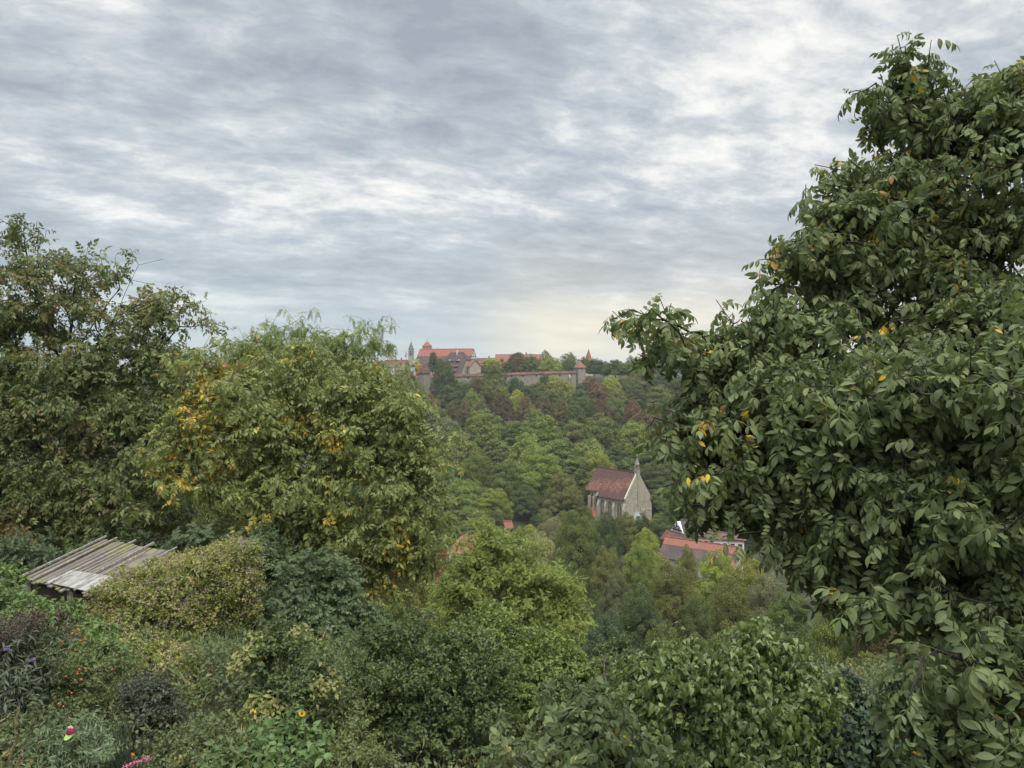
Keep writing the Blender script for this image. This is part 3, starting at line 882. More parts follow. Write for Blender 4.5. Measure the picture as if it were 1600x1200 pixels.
Yw = 400.0
t = thing('town_wall', 'long stone town wall with red tile coping above the wooded slope', 'town wall', (0, 0, 0))
pts = [(px_x(600, 405), 405), (px_x(656, 397), 397), (px_x(712, Yw), Yw), (px_x(790, 401), 401), (px_x(850, 401.5), 401.5), (px_x(900, 399), 399)]
tops = [588, 590, 588, 585.4, 583.2, 582.2]
for k in range(5):
    (a, b) = pts[k], pts[k + 1]
    za, zb = py_z(tops[k], a[1]), py_z(tops[k + 1], b[1])
    d_, n_ = wall_piece(t, a, b, -17, -17, za, zb)
    if k >= 2:
        Ld = math.dist(a, b)
        for f_ in ((.25, .7) if k == 2 else (.15, .45, .8) if k == 3 else (.12, .5, .85)):
            c = np.array(a) + (np.array(b) - np.array(a)) * f_; zc = za + (zb - za) * f_
            mb = MB()
            o = np.array([c[0], c[1], zc - 1.5]) + np.array([n_[0], n_[1], 0]) * .6
            u = np.array([d_[0], d_[1], 0]); w = np.array([n_[0], n_[1], 0])
            mb.solid([o - u * .38 - w * .2, o + u * .38 - w * .2, o + u * .38 + w * .03, o - u * .38 + w * .03][::-1], [o - u * .38 - w * .2 + (0, 0, 1.0), o + u * .38 - w * .2 + (0, 0, 1.0), o + u * .38 + w * .03 + (0, 0, 1.0), o - u * .38 + w * .03 + (0, 0, 1.0)][::-1])
            mb.build('loophole', M_GLASS, t)
c = np.array(pts[4]) + (np.array(pts[5]) - np.array(pts[4])) * .8
mb = MB(); z_ = py_z(589, 400); mb.box(c[0] - .5, c[0] + .5, c[1] - 1.5, c[1] - .4, z_ - .2, z_ + 1.1); mb.box(c[0] - .35, c[0] + .35, c[1] - 1.25, c[1] - .4, z_ - .9, z_ - .2); mb.build('bay_latrine', M_PALE, t)

t = thing('wall_tower', 'square grey tower with a pyramid roof at the right end of the town wall', 'tower', (px_x(906.5, 400), 400.5, -17), math.radians(24))
zt = py_z(574.2, 398) + 17; za = py_z(564.3, 400) + 17
mb = MB(); mb.solid(ringz(2.25, -2), ringz(2.1, zt)); mb.build('wall', M_WALLST, t)
mb = MB(); mb.solid(ringz(2.55, zt - .1), ringz(.05, za)); mb.build('roof', M_TILE, t)
for k, (nx_, ny_) in enumerate(((0, -1), (-1, 0), (1, 0), (0, 1))):
    plain_window(t, (nx_ * 2.1, ny_ * 2.1, zt - 1.5), (-ny_, nx_, 0), (nx_, ny_, 0), .5, .7, 'loophole', M_WALLST)
t = thing('wall_tower', 'square tower with a steep red tent roof at the left of the town wall', 'tower', (px_x(663.5, 394), 394, -17), math.radians(40))
zt = py_z(582.3, 392) + 17; za = py_z(565.2, 394) + 17
mb = MB(); mb.solid(ringz(2.15, -2), ringz(2.05, zt)); mb.build('wall', M_WALLST, t)
mb = MB(); mb.solid(ringz(2.6, zt - .15), ringz(.05, za)); mb.build('roof', M_TILE_DULL, t)
for k, (nx_, ny_) in enumerate(((0, -1), (-1, 0), (1, 0), (0, 1))):
    plain_window(t, (nx_ * 2.07, ny_ * 2.07, zt - 1.6), (-ny_, nx_, 0), (nx_, ny_, 0), .45, 1.0, 'loophole', M_WALLST)

# ================================================================== the chapel in the valley
def chapel():
    og = P(997, 806, 214.5)
    t = thing('gothic_chapel', 'stone gothic chapel with a mottled red-brown roof and small bell turret in the valley wood', 'chapel', (og[0], og[1], -44.6), math.radians(39.2))
    Wn, Ln, Wc, Lc, he, rise = 10.2, 10.4, 8.6, 6.2, 7.55, 6.75
    sl = rise / (Wn / 2)
    mb = MB()
    sec = [(-Wn / 2, -3), (Wn / 2, -3), (Wn / 2, he), (0, he + rise + .35), (-Wn / 2, he)]
    # west gable wall, a little proud of the roof, and the nave behind it
    mb.solid([(x, 0, z) for x, z in sec], [(x, .7, z) for x, z in sec][::1])
    mb.f[-7:] = [f[::-1] for f in mb.f[-7:]]
    sec2 = [(-Wn / 2 + .05, -3), (Wn / 2 - .05, -3), (Wn / 2 - .05, he), (0, he + rise - .3), (-Wn / 2 + .05, he)]
    mb.solid([(x, .7, z) for x, z in sec2][::-1], [(x, Ln, z) for x, z in sec2][::-1])
    w = mb.build('nave_wall', M_STONE, t)
    mb = MB(); hc = he + sl * (Wn - Wc) / 2
    sec3 = [(-Wc / 2, -3), (Wc / 2, -3), (Wc / 2, hc), (0, he + rise - .3), (-Wc / 2, hc)]
    mb.solid([(x, Ln, z) for x, z in sec3][::-1], [(x, Ln + Lc - 2, z) for x, z in sec3][::-1])
    mb.solid([(-Wc / 2, Ln + Lc - 2, -3), (-Wc / 4, Ln + Lc, -3), (Wc / 4, Ln + Lc, -3), (Wc / 2, Ln + Lc - 2, -3)][::-1], [(-Wc / 2, Ln + Lc - 2, hc), (-Wc / 4, Ln + Lc, hc), (Wc / 4, Ln + Lc, hc), (Wc / 2, Ln + Lc - 2, hc)][::-1])
    mb.build('choir_wall', M_STONE, t)
    # roof: nave and choir plates
    zr = he + rise + .05; o = .5
    mb = MB()
    for s in (-1, 1):
        xe, z_e = Wn / 2 + o, he - o * sl + .15
        q = [(s * xe, .62, z_e), (s * xe, Ln + .3, z_e), (0, Ln + .3, zr), (0, .62, zr)]
        xc, zc = Wc / 2 + o, hc - o * sl + .15
        p = [(s * xc, Ln + .3, zc), (s * xc, Ln + Lc - .6, zc), (0, Ln + Lc - .6, zr), (0, Ln + .3, zr)]
        for r in (q, p):
            if s < 0: r = [r[1], r[0], r[3], r[2]]
            mb.slab(*r, .22)
    for f in range(len(mb.f)): pass
    e = [(Wc / 2 + o, Ln + Lc - .6, hc - .3), (-Wc / 2 - o, Ln + Lc - .6, hc - .3), (0, Ln + Lc - .62, zr - .1)]
    mb.solid([np.array(q) + (0, 0, -.2) for q in e], [np.array(q) + (0, .15, 0) for q in e])
    mb.box(-.16, .16, .6, Ln + Lc - .5, zr - .12, zr + .14)
    mb.build('roof', M_CHROOF, t)
    # pale coping up the gable
    mb = MB()
    for s in (-1, 1): mb.bar((s * (Wn / 2 + .15), .35, he - .1), (0, .35, he + rise + .45), .27)
    mb.build('gable_coping', M_PALE, t)
    # buttresses
    for y_ in (.4, 4.3, 7.4, Ln - .2):
        for s in (-1, 1):
            mb = MB(); x0 = s * Wn / 2; x1 = s * (Wn / 2 + .75)
            a, b = min(x0, x1), max(x0, x1)
            mb.box(a, b, y_ - .35, y_ + .35, -3, 4.6)
            xo = x1; zt_ = 6.2
            mb.solid([(x0, y_ - .35, 4.6), (xo, y_ - .35, 4.6), (xo, y_ + .35, 4.6), (x0, y_ + .35, 4.6)][::s], [(x0, y_ - .35, zt_), (x0 + s * .1, y_ - .35, zt_), (x0 + s * .1, y_ + .35, zt_), (x0, y_ + .35, zt_)][::s])
            mb.build('buttress', M_STONE, t)
    for y_ in (Ln + 2.2, Ln + Lc - 2.1):
        for s in (-1, 1):
            mb = MB(); x0, x1 = s * Wc / 2, s * (Wc / 2 + .8); mb.box(min(x0, x1), max(x0, x1), y_ - .32, y_ + .32, -3, 6.6); mb.build('buttress', M_STONE, t)
    # windows: three broad arches on the nave (half grown over), tall ones on the choir
    M_BLIND = simple_mat('weathered_window_stone', [(.1, .09, .075), (.16, .145, .12), (.22, .2, .165)], scale=1.2)
    for y_ in (2.3, 5.9, 8.8):
        for s in (-1, 1): arch_window(t, (s * (Wn / 2 - .04), y_, 1.0), (0, 1, 0), (s, 0, 0), 1.75, 5.4, M_STONE, M_BLIND, mull=True, fw=.26, proud=.2)
    for y_ in (Ln + 1.1, Ln + 3.2):
        for s in (-1, 1): arch_window(t, (s * (Wc / 2 + .01), y_, 2.2), (0, 1, 0), (s, 0, 0), 1.05, 5.2, M_STONE, M_GLASS, fw=.22, proud=.18)
    # bell turret on the gable
    zb = he + rise - .1
    mb = MB(); mb.box(-.6, .6, -.1, .95, zb - 1.3, zb + 1.0); tu = mb.build('bell_turret', M_WALLST, t)
    for k in range(6):
        a = math.pi / 3 * k; c = (.5 * math.cos(a), .45 + .5 * math.sin(a))
        mb = MB(); mb.bar((*c, zb + .95), (*c, zb + 2.5), .2); mb.build('turret_pillar', M_WALLST, tu)
    mb = MB(); mb.lathe(0, .45, [(.68, zb + 2.4), (.68, zb + 2.65), (.55, zb + 2.8), (.1, zb + 4.3)], 6); mb.lathe(0, .45, [(.06, zb + 4.2), (.06, zb + 4.7), (.22, zb + 4.85), (.22, zb + 5.0), (.06, zb + 5.3)], 6); mb.build('turret_spire', M_WALLST, tu)
    # slender pilaster under the turret, string course, portal with pinnacles
    mb = MB(); mb.box(-.28, .28, -.2, .02, 5.2, zb - .3); mb.build('pilaster', M_STONE, t)
    mb = MB(); mb.bar((.6, -.1, 3.1), (2.0, -.1, 3.7), .22); mb.bar((2.0, -.1, 3.7), (Wn / 2, -.1, 3.7), .22); mb.bar((-.3, -.1, 2.6), (.6, -.1, 3.1), .22); mb.build('string_course', M_STONE, t)
    d = arch_window(t, (2.1, -.02, -.3), (1, 0, 0), (0, -1, 0), 1.3, 2.6, M_STONE, M_TIMBER, 'portal', mull=False, fw=.42, proud=.4)
    for x_ in (1.0, 3.2):
        mb = MB(); mb.box(x_ - .2, x_ + .2, -.5, 0, 1.2, 3.9); mb.lathe(x_, -.25, [(.34, 3.9), (.06, 5.1)], 4, rot=math.pi / 4); mb.build('pinnacle', M_STONE, t)
    mb = MB(); mb.bar((1.3, -.35, 2.2), (2.1, -.35, 3.6), .2); mb.bar((2.9, -.35, 2.2), (2.1, -.35, 3.6), .2); mb.build('portal_gablet', M_STONE, t)
    # stair porch with a small whitish roof
    mb = MB(); mb.box(-3.6, -.6, -1.3, .05, -3, 1.75); po = mb.build('stair_porch', M_STONE, t)
    mb = MB(); mb.solid([(-1.95, -1.6, 1.75), (.15, -1.6, 1.75), (.15, 0, 1.75), (-1.95, 0, 1.75)], [(-.95, -.75, 3.35), (-.85, -.75, 3.35), (-.85, 0, 3.45), (-.95, 0, 3.45)]); mb.build('porch_roof', simple_mat('zinc_sheet', [(.34, .4, .45), (.46, .52, .57)], scale=1.5, rough=.4), po)
    # low sacristy with a bright lean-to roof beside the choir
    mb = MB(); mb.box(-Wc / 2 - 2.2, -Wc / 2, Ln + .1, Ln + 4.2, -3, 1.1); sa = mb.build('sacristy', M_STONE, t)
    mb = MB(); mb.slab((-Wc / 2 - 2.5, Ln + 4.4, .95), (-Wc / 2 - 2.5, Ln - .1, .95), (-Wc / 2 + .02, Ln - .1, 3.5), (-Wc / 2 + .02, Ln + 4.4, 3.5), .2); mb.build('sacristy_roof', M_TILE_NEW, sa)
    mb = MB(); mb.slab((-Wn / 2 - .5, Ln + .9, he - .45), (-Wn / 2 - .5, Ln + .3, he - .45), (-Wn / 2 + .9, Ln + .3, he + 1.0), (-Wn / 2 + .9, Ln + .9, he + 1.0), .08); mb.build('flashing', simple_mat('green_copper', [(.16, .25, .24), (.24, .34, .33)], scale=2), t)


chapel()

# ================================================================== hut, mill and farm roofs in the valley
og = P(793, 822, 201)
t = thing('garden_hut', 'little dark timber hut with a red tin roof beside the small lawn', 'hut', (og[0], og[1], float(HT(og[0], og[1]))), math.radians(24))
hz_ = py_z(824.5, 200) - float(HT(og[0], og[1]))
mb = MB(); sec = [(-1.0, .55), (1.0, .55), (1.0, hz_), (0, hz_ + 1.45), (-1.0, hz_)]
mb.solid([(-1.0, y, z) for y, z in sec][::-1], [(1.0, y, z) for y, z in sec][::-1]); mb.build('wall', M_TIMBER, t)
gable_roof(-1.0, 1.0, 2.0, hz_, 1.45, over=.22, t=.07).build('roof', M_TILE, t)
for sx_ in (-.85, .85):
    for sy_ in (-.85, .85):
        mb = MB(); mb.box(sx_ - .07, sx_ + .07, sy_ - .07, sy_ + .07, -.4, .6); mb.build('post', M_GREYWOOD, t)
mb = MB(); mb.box(-.3, .3, -1.05, -.99, .6, 1.4); mb.build('door', M_GREYWOOD, t)

# long mill roof with the half-timbered house behind it
p0, p1 = P(1042, 838.5, 166), P(1157, 855.5, 156.2)
cx, cy = (p0[0] + p1[0]) / 2, (p0[1] + p1[1]) / 2
aa = math.atan2(p1[1] - p0[1], p1[0] - p0[0]); Lm = math.dist(p0[:2], p1[:2])
zg = float(HT(cx, cy)); zr = p0[2] - zg
t = thing('mill_wing', 'long low mill wing with a bright red ridge over an old brown roof slope', 'building', (cx, cy, zg), aa)
gable_walls(-Lm / 2, Lm / 2, 7.6, zr - 3.2, 3.0).build('wall', M_PALE, t)
mb, m2 = MB(), MB()
for s in (-1, 1):
    def q(yf): return s * 4.3 * yf, zr - 3.6 * yf
    (ya, za), (yb, zb) = q(0), q(.36); (yc, zc) = q(1)
    up_ = [(-Lm / 2 - .3, yb, zb), (Lm / 2 + .3, yb, zb), (Lm / 2 + .3, ya, za), (-Lm / 2 - .3, ya, za)]
    lo_ = [(-Lm / 2 - .3, yc, zc), (Lm / 2 - .7, yc, zc), (Lm / 2 - .7, yb, zb - .05), (-Lm / 2 - .3, yb, zb - .05)]
    ed_ = [(Lm / 2 - .7, yc, zc), (Lm / 2 + .3, yc, zc), (Lm / 2 + .3, yb, zb - .01), (Lm / 2 - .7, yb, zb - .01)]
    f_ = (lambda w: w) if s < 0 else (lambda w: [w[1], w[0], w[3], w[2]])
    mb.slab(*f_(up_), .2); m2.slab(*f_(lo_), .18); mb.slab(*f_(ed_), .2)
mb.box(-Lm / 2 - .3, Lm / 2 + .3, -.13, .13, zr - .1, zr + .12)
mb.build('ridge_roof', M_TILE, t); m2.build('lower_roof', M_TILE_OLD, t)

o = P(1080, 836, 174); zg = float(HT(o[0], o[1]))
t = thing('timber_house', 'tall half-timbered gable house with a brown roof behind the mill wing', 'house', (o[0], o[1], zg), math.radians(28))
zr, ze = py_z(811, 174) - zg, py_z(838, 172) - zg
rise = zr - ze
gable_walls(-4.2, 6.5, 6.4, ze, rise - .15).build('wall', M_WHITE, t)
gable_roof(-4.2, 6.5, 6.4, ze, rise - .15, over=.45, t=.2, hip0=1.5).build('roof', M_TILE_OLD, t)
mb = MB()
for k in range(4):
    z_ = ze + rise * (.02 + .2 * k); y_ = 3.2 * (1 - (z_ - ze) / rise) - .1
    mb.box(-4.3, -4.18, -y_, y_, z_, z_ + .2)
for y_ in (-2.2, -1.1, 0, 1.1, 2.2): mb.box(-4.28, -4.18, y_ - .1, y_ + .1, ze - 3, ze + rise * (1 - abs(y_) / 3.2) - .3)
mb.build('gable_timbers', M_TIMBER, t)
mb = MB(); mb.slab((-6.2, 3.6, ze - 1.0), (-6.2, -3.6, ze - 1.0), (-4.2, -3.6, ze + .9), (-4.2, 3.6, ze + .9), .2); mb.build('pent_roof', M_TILE_DULL, t)
for y_ in (-.55, .55): plain_window(t, (-4.2, y_, ze + 1.1), (0, 1, 0), (-1, 0, 0), .6, .9)
o = P(1106, 842, 172); zg = float(HT(o[0], o[1]))
house('pink_house', 'pink walled house between the timbered gable and the white house', 1094, 1120, 829, 834, 172, M_TILE_OLD, M_PINK, W=6, zg=zg, windows=3, ang=20)
o = P(1140, 846, 170); zg = float(HT(o[0], o[1]))
house('white_house', 'white walled house behind the right end of the mill wing', 1118, 1162, 832, 838, 169, M_TILE_DULL, M_WHITE, W=6, zg=zg, windows=4, ang=14)

# red roofed farmhouse half hidden at the left
o = P(728, 858, 150); zg = float(HT(o[0], o[1]))
t = thing('farmhouse', 'farmhouse with a weathered red hipped roof half hidden behind the feathery tree', 'farmhouse', (o[0], o[1] + 2, zg), math.radians(-18))
zr, ze = py_z(839.5, 151) - zg, py_z(863, 149) - zg
gable_walls(-2.3, 3.5, 7.0, ze, .4).build('wall', M_PALE, t)
gable_roof(-2.3, 3.5, 7.0, ze, zr - ze, over=.4, hip0=1.6, hip1=1.0).build('roof', M_TILE, t)
for k in (-1.2, 1.0, 2.5): plain_window(t, (k, -3.5, ze - 1.9), (1, 0, 0), (0, -1, 0), .8, 1.2)


# ================================================================== woods: crown templates and single trees
AUT = [(.22, .16, .06), (.2, .14, .06), (.28, .22, .07)]
M_LEAF_FAR = leaf_mat('far_foliage', [(.75, .75, .75), (1.0, 1.0, 1.0), (1.3, 1.28, 1.2)], AUT, nscale=.22, rough=.7, trans=.22, spec=.15, objcol=True, back=.05)


def fib(n, rng):
    i = np.arange(n) + .5
    ph = np.arccos(1 - 2 * i / n); th = np.pi * (1 + 5 ** .5) * i + rng.uniform(0, 6.3)
    return np.stack([np.cos(th) * np.sin(ph), np.sin(th) * np.sin(ph), np.cos(ph)], 1)


def crown_mesh(name, seed, blobs, rc, per, ls, dens=1.0, fill=1200, flat=.8, droop=0.0, ragged=.12, tmpl=None, mat=None, jitter=.27):
    """Crown of leaf clumps set over the surfaces of several lobes, plus some leaves inside."""
    rng = np.random.default_rng(seed)
    tv, tf = tmpl or kite()
    C, Rr = np.array([b[0] for b in blobs], float), np.array([b[1] for b in blobs], float)
    pts, nrm = [], []
    for k in range(len(blobs)):
        a = 4 * np.pi * np.mean(Rr[k] ** 2)
        n = max(6, int(a / (np.pi * rc * rc) * 1.5 * dens))
        d = unit(fib(n, rng) + rng.normal(size=(n, 3)) * .18)
        d = d[d[:, 2] > -.55]
        p = C[k] + d * Rr[k] * (1 + rng.normal(size=(len(d), 1)) * ragged)
        keep = np.ones(len(p), bool)
        for j in range(len(blobs)):
            if j != k: keep &= (((p - C[j]) / Rr[j]) ** 2).sum(1) > .72
        pts.append(p[keep]); nrm.append(d[keep])
    pts, nrm = np.concatenate(pts), np.concatenate(nrm)
    n = len(pts)
    crad = rc * rng.uniform(.65, 1.35, n)
    cnt = per
    dd = unit(rng.normal(size=(n, cnt, 3)) + nrm[:, None] * .55 + np.array([0, 0, .3]))
    rad = rng.uniform(.25, 1, (n, cnt, 1)) ** .5
    pos = pts[:, None] + dd * rad * crad[:, None, None] * np.array([1, 1, flat])
    if droop: pos[:, :, 2] -= droop * (1 - rad[:, :, 0]) * 0 + droop * rng.uniform(0, 1, (n, cnt)) ** 2 * crad[:, None]
    nn = unit(nrm[:, None] * .75 + dd * .6 + np.array([0, 0, .4]) + rng.normal(size=(n, cnt, 3)) * jitter)
    pos, nn = pos.reshape(-1, 3), nn.reshape(-1, 3)
    if fill:
        k = rng.integers(0, len(blobs), fill)
        q = C[k] + rdirs(rng, fill) * Rr[k] * rng.uniform(.2, .8, (fill, 1))
        pos = np.concatenate([pos, q]); nn = np.concatenate([nn, rdirs(rng, fill)])
    fwd = rdirs(rng, len(pos))
    sz = ls * rng.uniform(.65, 1.35, len(pos))
    if fill: sz[-fill:] *= 1.6
    acc = Acc(); acc.scatter(tv, tf, pos, frames(fwd, nn), sz)
    return acc.mesh(name, [mat or M_LEAF_FAR], smooth=False)


def trunk_mesh(name, seed, blobs, zt, r, mat):
    rng = np.random.default_rng(seed + 500)
    acc = Acc()
    def limb(a, b, ra, rb, k=6):
        a, b = np.array(a, float), np.array(b, float)
        t = np.linspace(0, 1, k + 1)[:, None]; p = a + (b - a) * t + rng.normal(size=(k + 1, 3)) * np.linalg.norm(b - a) * .025
        p[0] = a; rr = ra + (rb - ra) * t[:, 0]
        tubes(acc, p[:-1], p[1:], rr[:-1], rr[1:], 6)
    top = np.array([0, 0, zt])
    limb((0, 0, -1.0), top, r, r * .6)
    for c, R_ in blobs:
        limb((0, 0, zt * rng.uniform(.55, .95)), np.array(c) + (0, 0, R_[2] * .3), r * .45, r * .1)
    return acc.mesh(name, [mat])


def lobes(rng, n, W, z0, z1, rl, core=.3):
    """A core and n lobes round it; W crown width, z0..z1 crown heights."""
    H = z1 - z0
    b = [((0, 0, z0 + H * .5), (W * core, W * core, H * .42))]
    for i in range(n):
        a = 2.4 * i + rng.uniform(-.5, .5); q = (i + .5) / n
        zz_ = z0 + H * (.22 + .6 * q); rr = W * .5 * (1 - .62 * q ** 2) - W * rl * .72
        s = W * rl * rng.uniform(.75, 1.15)
        b.append(((max(rr, 0) * math.cos(a), max(rr, 0) * math.sin(a), zz_), (s, s, s * rng.uniform(.75, 1.05))))
    s = W * rl * .9
    b.append(((rng.uniform(-.06, .06) * W, rng.uniform(-.06, .06) * W, z1 - s), (s, s, s)))
    return b


TPL = {}


def template(key, seed, n, W, H, z0, rl, rc, per, ls, trunk_r=.25, core=.3, **kw):
    rng = np.random.default_rng(seed)
    b = lobes(rng, n, W, z0, H, rl, core)
    TPL[key] = (crown_mesh(key + '_crown', seed, b, rc, per, ls, **kw), trunk_mesh(key + '_trunk', seed, b, H * .62, trunk_r, BARK_DARK), W, H)


# far ones (leaves about a pixel), 15 m high
for k in range(5):
    template('round%d' % k, 40 + k, 8 + k % 3, 11.0, 15.0, 1.2, .225 + .02 * (k % 2), 1.15, 110, .38, flat=.8, dens=.85)
for k in range(2):
    template('tall%d' % k, 60 + k, 10, 7.5, 17.0, 1.2, .22, .95, 75, .4)
for k in range(2):
    template('chestnut%d' % k, 70 + k, 12, 11.0, 13.0, 1.2, .17, .8, 70, .36, ragged=.07, jitter=.75)
template('thin', 80, 7, 8.0, 13.0, 5.0, .17, .8, 42, .34, core=.16, fill=120, ragged=.2)
template('conifer', 82, 9, 6.0, 12.0, 1.2, .2, .7, 60, .3, core=.26)
template('bush', 84, 7, 6.0, 5.0, .0, .24, .7, 60, .32, trunk_r=.1)
# nearer ones with finer leaves
for k in range(4):
    template('fine%d' % k, 90 + k, 10, 10.0, 14.0, .8, .215 + .012 * k, 1.0, 260, .2, fill=3500, flat=.8, dens=.8)
template('finebush', 97, 9, 5.0, 4.2, .0, .23, .42, 150, .12, trunk_r=.08, fill=2500)
template('finebush1', 98, 10, 5.0, 4.6, .0, .21, .4, 150, .11, trunk_r=.08, fill=2500)
template('willow', 99, 12, 9.0, 10.0, .8, .2, .8, 150, .2, flat=1.0, droop=.9, fill=3000, jitter=.8)

HUE = {
    'deep green': (0.104, 0.136, 0.049),
    'mid green': (0.153, 0.189, 0.058),
    'olive green': (0.186, 0.196, 0.063),
    'fresh green': (0.211, 0.257, 0.063),
    'yellowish green': (0.285, 0.309, 0.067),
    'bluish green': (0.102, 0.145, 0.081),
    'rusty brown': (0.194, 0.147, 0.079),
    'reddish brown': (0.184, 0.126, 0.071),
    'greyish olive': (0.205, 0.206, 0.108),
    'golden yellow': (0.504, 0.353, 0.067),
    'orange brown': (0.370, 0.143, 0.067),
    'pale olive': (0.286, 0.288, 0.140),
}
TREES = []     # label details are filled in when all trees are known


def tree(tpl, x, Y, top, width, hue, zone, form='tree', alpha=.0, base=None, rot=None):
    cm, tm, W, H = TPL[tpl]
    zg = float(HT(x, Y)) - .15 if base is None else base
    h = top - zg
    name = {'tree': 'broadleaf_tree', 'bush': 'bush', 'conifer': 'conifer_tree', 'chestnut': 'chestnut_tree', 'willow': 'willow_tree'}[form]
    t = thing(name, '', form if form in ('tree', 'bush') else 'tree', (x, Y, zg), random.uniform(0, 6.28) if rot is None else rot)
    t.scale = (width / W, width / W, h / H)
    tr = link('trunk' if form != 'bush' else 'stems', tm, t)
    c = link('crown' if form != 'bush' else 'foliage', cm, t)
    j = random.uniform(.88, 1.14)
    col = HUE[hue]; c.color = (col[0] * j * random.uniform(.93, 1.07), col[1] * j, col[2] * j * random.uniform(.9, 1.1), alpha)
    TREES.append((t, zone, hue, form, 800 + F * x / Y, Y))
    return t


def at(tpl, px, top, wpx, Y, hue, zone, form='tree', alpha=.0):
    p = P(px, top, Y)
    return tree(tpl, p[0], Y, p[2], wpx * Y / F, hue, zone, form, alpha)


ZP = 'behind the town wall'
ZW = 'at the foot of the town wall'
ZR = 'in the upper wooded slope'
ZC = 'in the middle of the wooded slope'
ZL = 'on the lower slope near the chapel'
ZV = 'in the valley below the chapel'
ZN = 'on the near slope below the shrubs'
# --- on the plateau, round the houses
for a in ((808, 551.5, 38, 424, 'rusty brown', 'chestnut', 'chestnut1'), (829, 556, 34, 420, 'mid green', 'tree', 'round1'), (853, 549.5, 26, 425, 'olive green', 'tree', 'thin'),
          (862, 560, 40, 416, 'yellowish green', 'tree', 'round2'), (889, 553, 36, 432, 'greyish olive', 'tree', 'thin'), (890, 563, 34, 418, 'deep green', 'tree', 'round0'),
          (793, 566, 26, 418, 'deep green', 'tree', 'tall0'), (768, 561, 40, 424, 'yellowish green', 'tree', 'round3'), (756, 571, 30, 416, 'olive green', 'tree', 'round4'),
          (677, 551, 18, 422, 'deep green', 'conifer', 'conifer'), (686, 561, 16, 419, 'deep green', 'conifer', 'conifer'), (655, 569, 18, 428, 'golden yellow', 'tree', 'round1'),
          (645, 570, 20, 430, 'olive green', 'tree', 'round2'), (748, 583, 24, 408, 'deep green', 'tree', 'round2'), (929, 562, 34, 420, 'deep green', 'tree', 'round3'), (914, 559, 20, 440, 'mid green', 'tree', 'tall1'),
          (944, 565, 26, 424, 'olive green', 'tree', 'round0'), (962, 564, 40, 416, 'deep green', 'tree', 'round4'), (980, 568, 44, 412, 'mid green', 'tree', 'round1'), (999, 560, 42, 426, 'greyish olive', 'tree', 'round3'),
          (1018, 556, 40, 432, 'pale olive', 'tree', 'round2'), (1036, 562, 44, 420, 'mid green', 'tree', 'round0'), (985, 557, 16, 445, 'greyish olive', 'tree', 'thin'), (1060, 560, 46, 425, 'olive green', 'tree', 'round4'),
          (1085, 562, 46, 415, 'deep green', 'tree', 'round1')):
    at(a[6], a[0], a[1], a[2], a[3], a[4], ZP, a[5], .12 if a[4] in ('yellowish green', 'olive green') else 0)
# --- below the wall
for a in ((695, 565, 44, 388, 'deep green', 'tree', 'round0'), (637, 584, 34, 385, 'olive green', 'tree', 'tall0'), (744, 590, 36, 391, 'rusty brown', 'chestnut', 'chestnut0'), (772, 570, 42, 390, 'mid green', 'tree', 'round3'),
          (770, 592, 44, 384, 'olive green', 'tree', 'round1'), (804, 590, 22, 391, 'bluish green', 'conifer', 'conifer'), (812, 597, 26, 388, 'deep green', 'tree', 'round2'), (840, 600, 46, 386, 'olive green', 'tree', 'round4'),
          (851, 585, 24, 392, 'deep green', 'tree', 'tall1'), (868, 590, 46, 389, 'yellowish green', 'tree', 'round2'), (888, 599, 26, 386, 'yellowish green', 'bush', 'bush'), (820, 604, 40, 380, 'deep green', 'tree', 'round0'),
          (862, 610, 46, 376, 'mid green', 'tree', 'round3'), (909, 600, 26, 380, 'bluish green', 'tree', 'tall0'), (923, 589, 40, 391, 'rusty brown', 'chestnut', 'chestnut1'), (936, 599, 46, 384, 'rusty brown', 'chestnut', 'chestnut0'),
          (955, 590, 40, 388, 'yellowish green', 'tree', 'round1'), (905, 612, 44, 372, 'deep green', 'tree', 'round4'), (976, 588, 40, 392, 'olive green', 'tree', 'round0'), (1000, 586, 40, 393, 'reddish brown', 'chestnut', 'chestnut1'),
          (1010, 582, 46, 391, 'mid green', 'tree', 'round3'), (1034, 585, 50, 388, 'bluish green', 'tree', 'round2'), (990, 600, 50, 380, 'deep green', 'tree', 'round1'), (1030, 606, 56, 374, 'mid green', 'tree', 'round4'), (1062, 590, 50, 384, 'deep green', 'tree', 'round0'),
          (720, 598, 40, 386, 'deep green', 'tree', 'round3'), (783, 606, 32, 380, 'fresh green', 'tree', 'round2'), (966, 610, 44, 376, 'olive green', 'tree', 'round2')):
    at(a[6], a[0], a[1], a[2], a[3], a[4], ZW, a[5], .1 if a[4] in ('yellowish green', 'olive green') else 0)
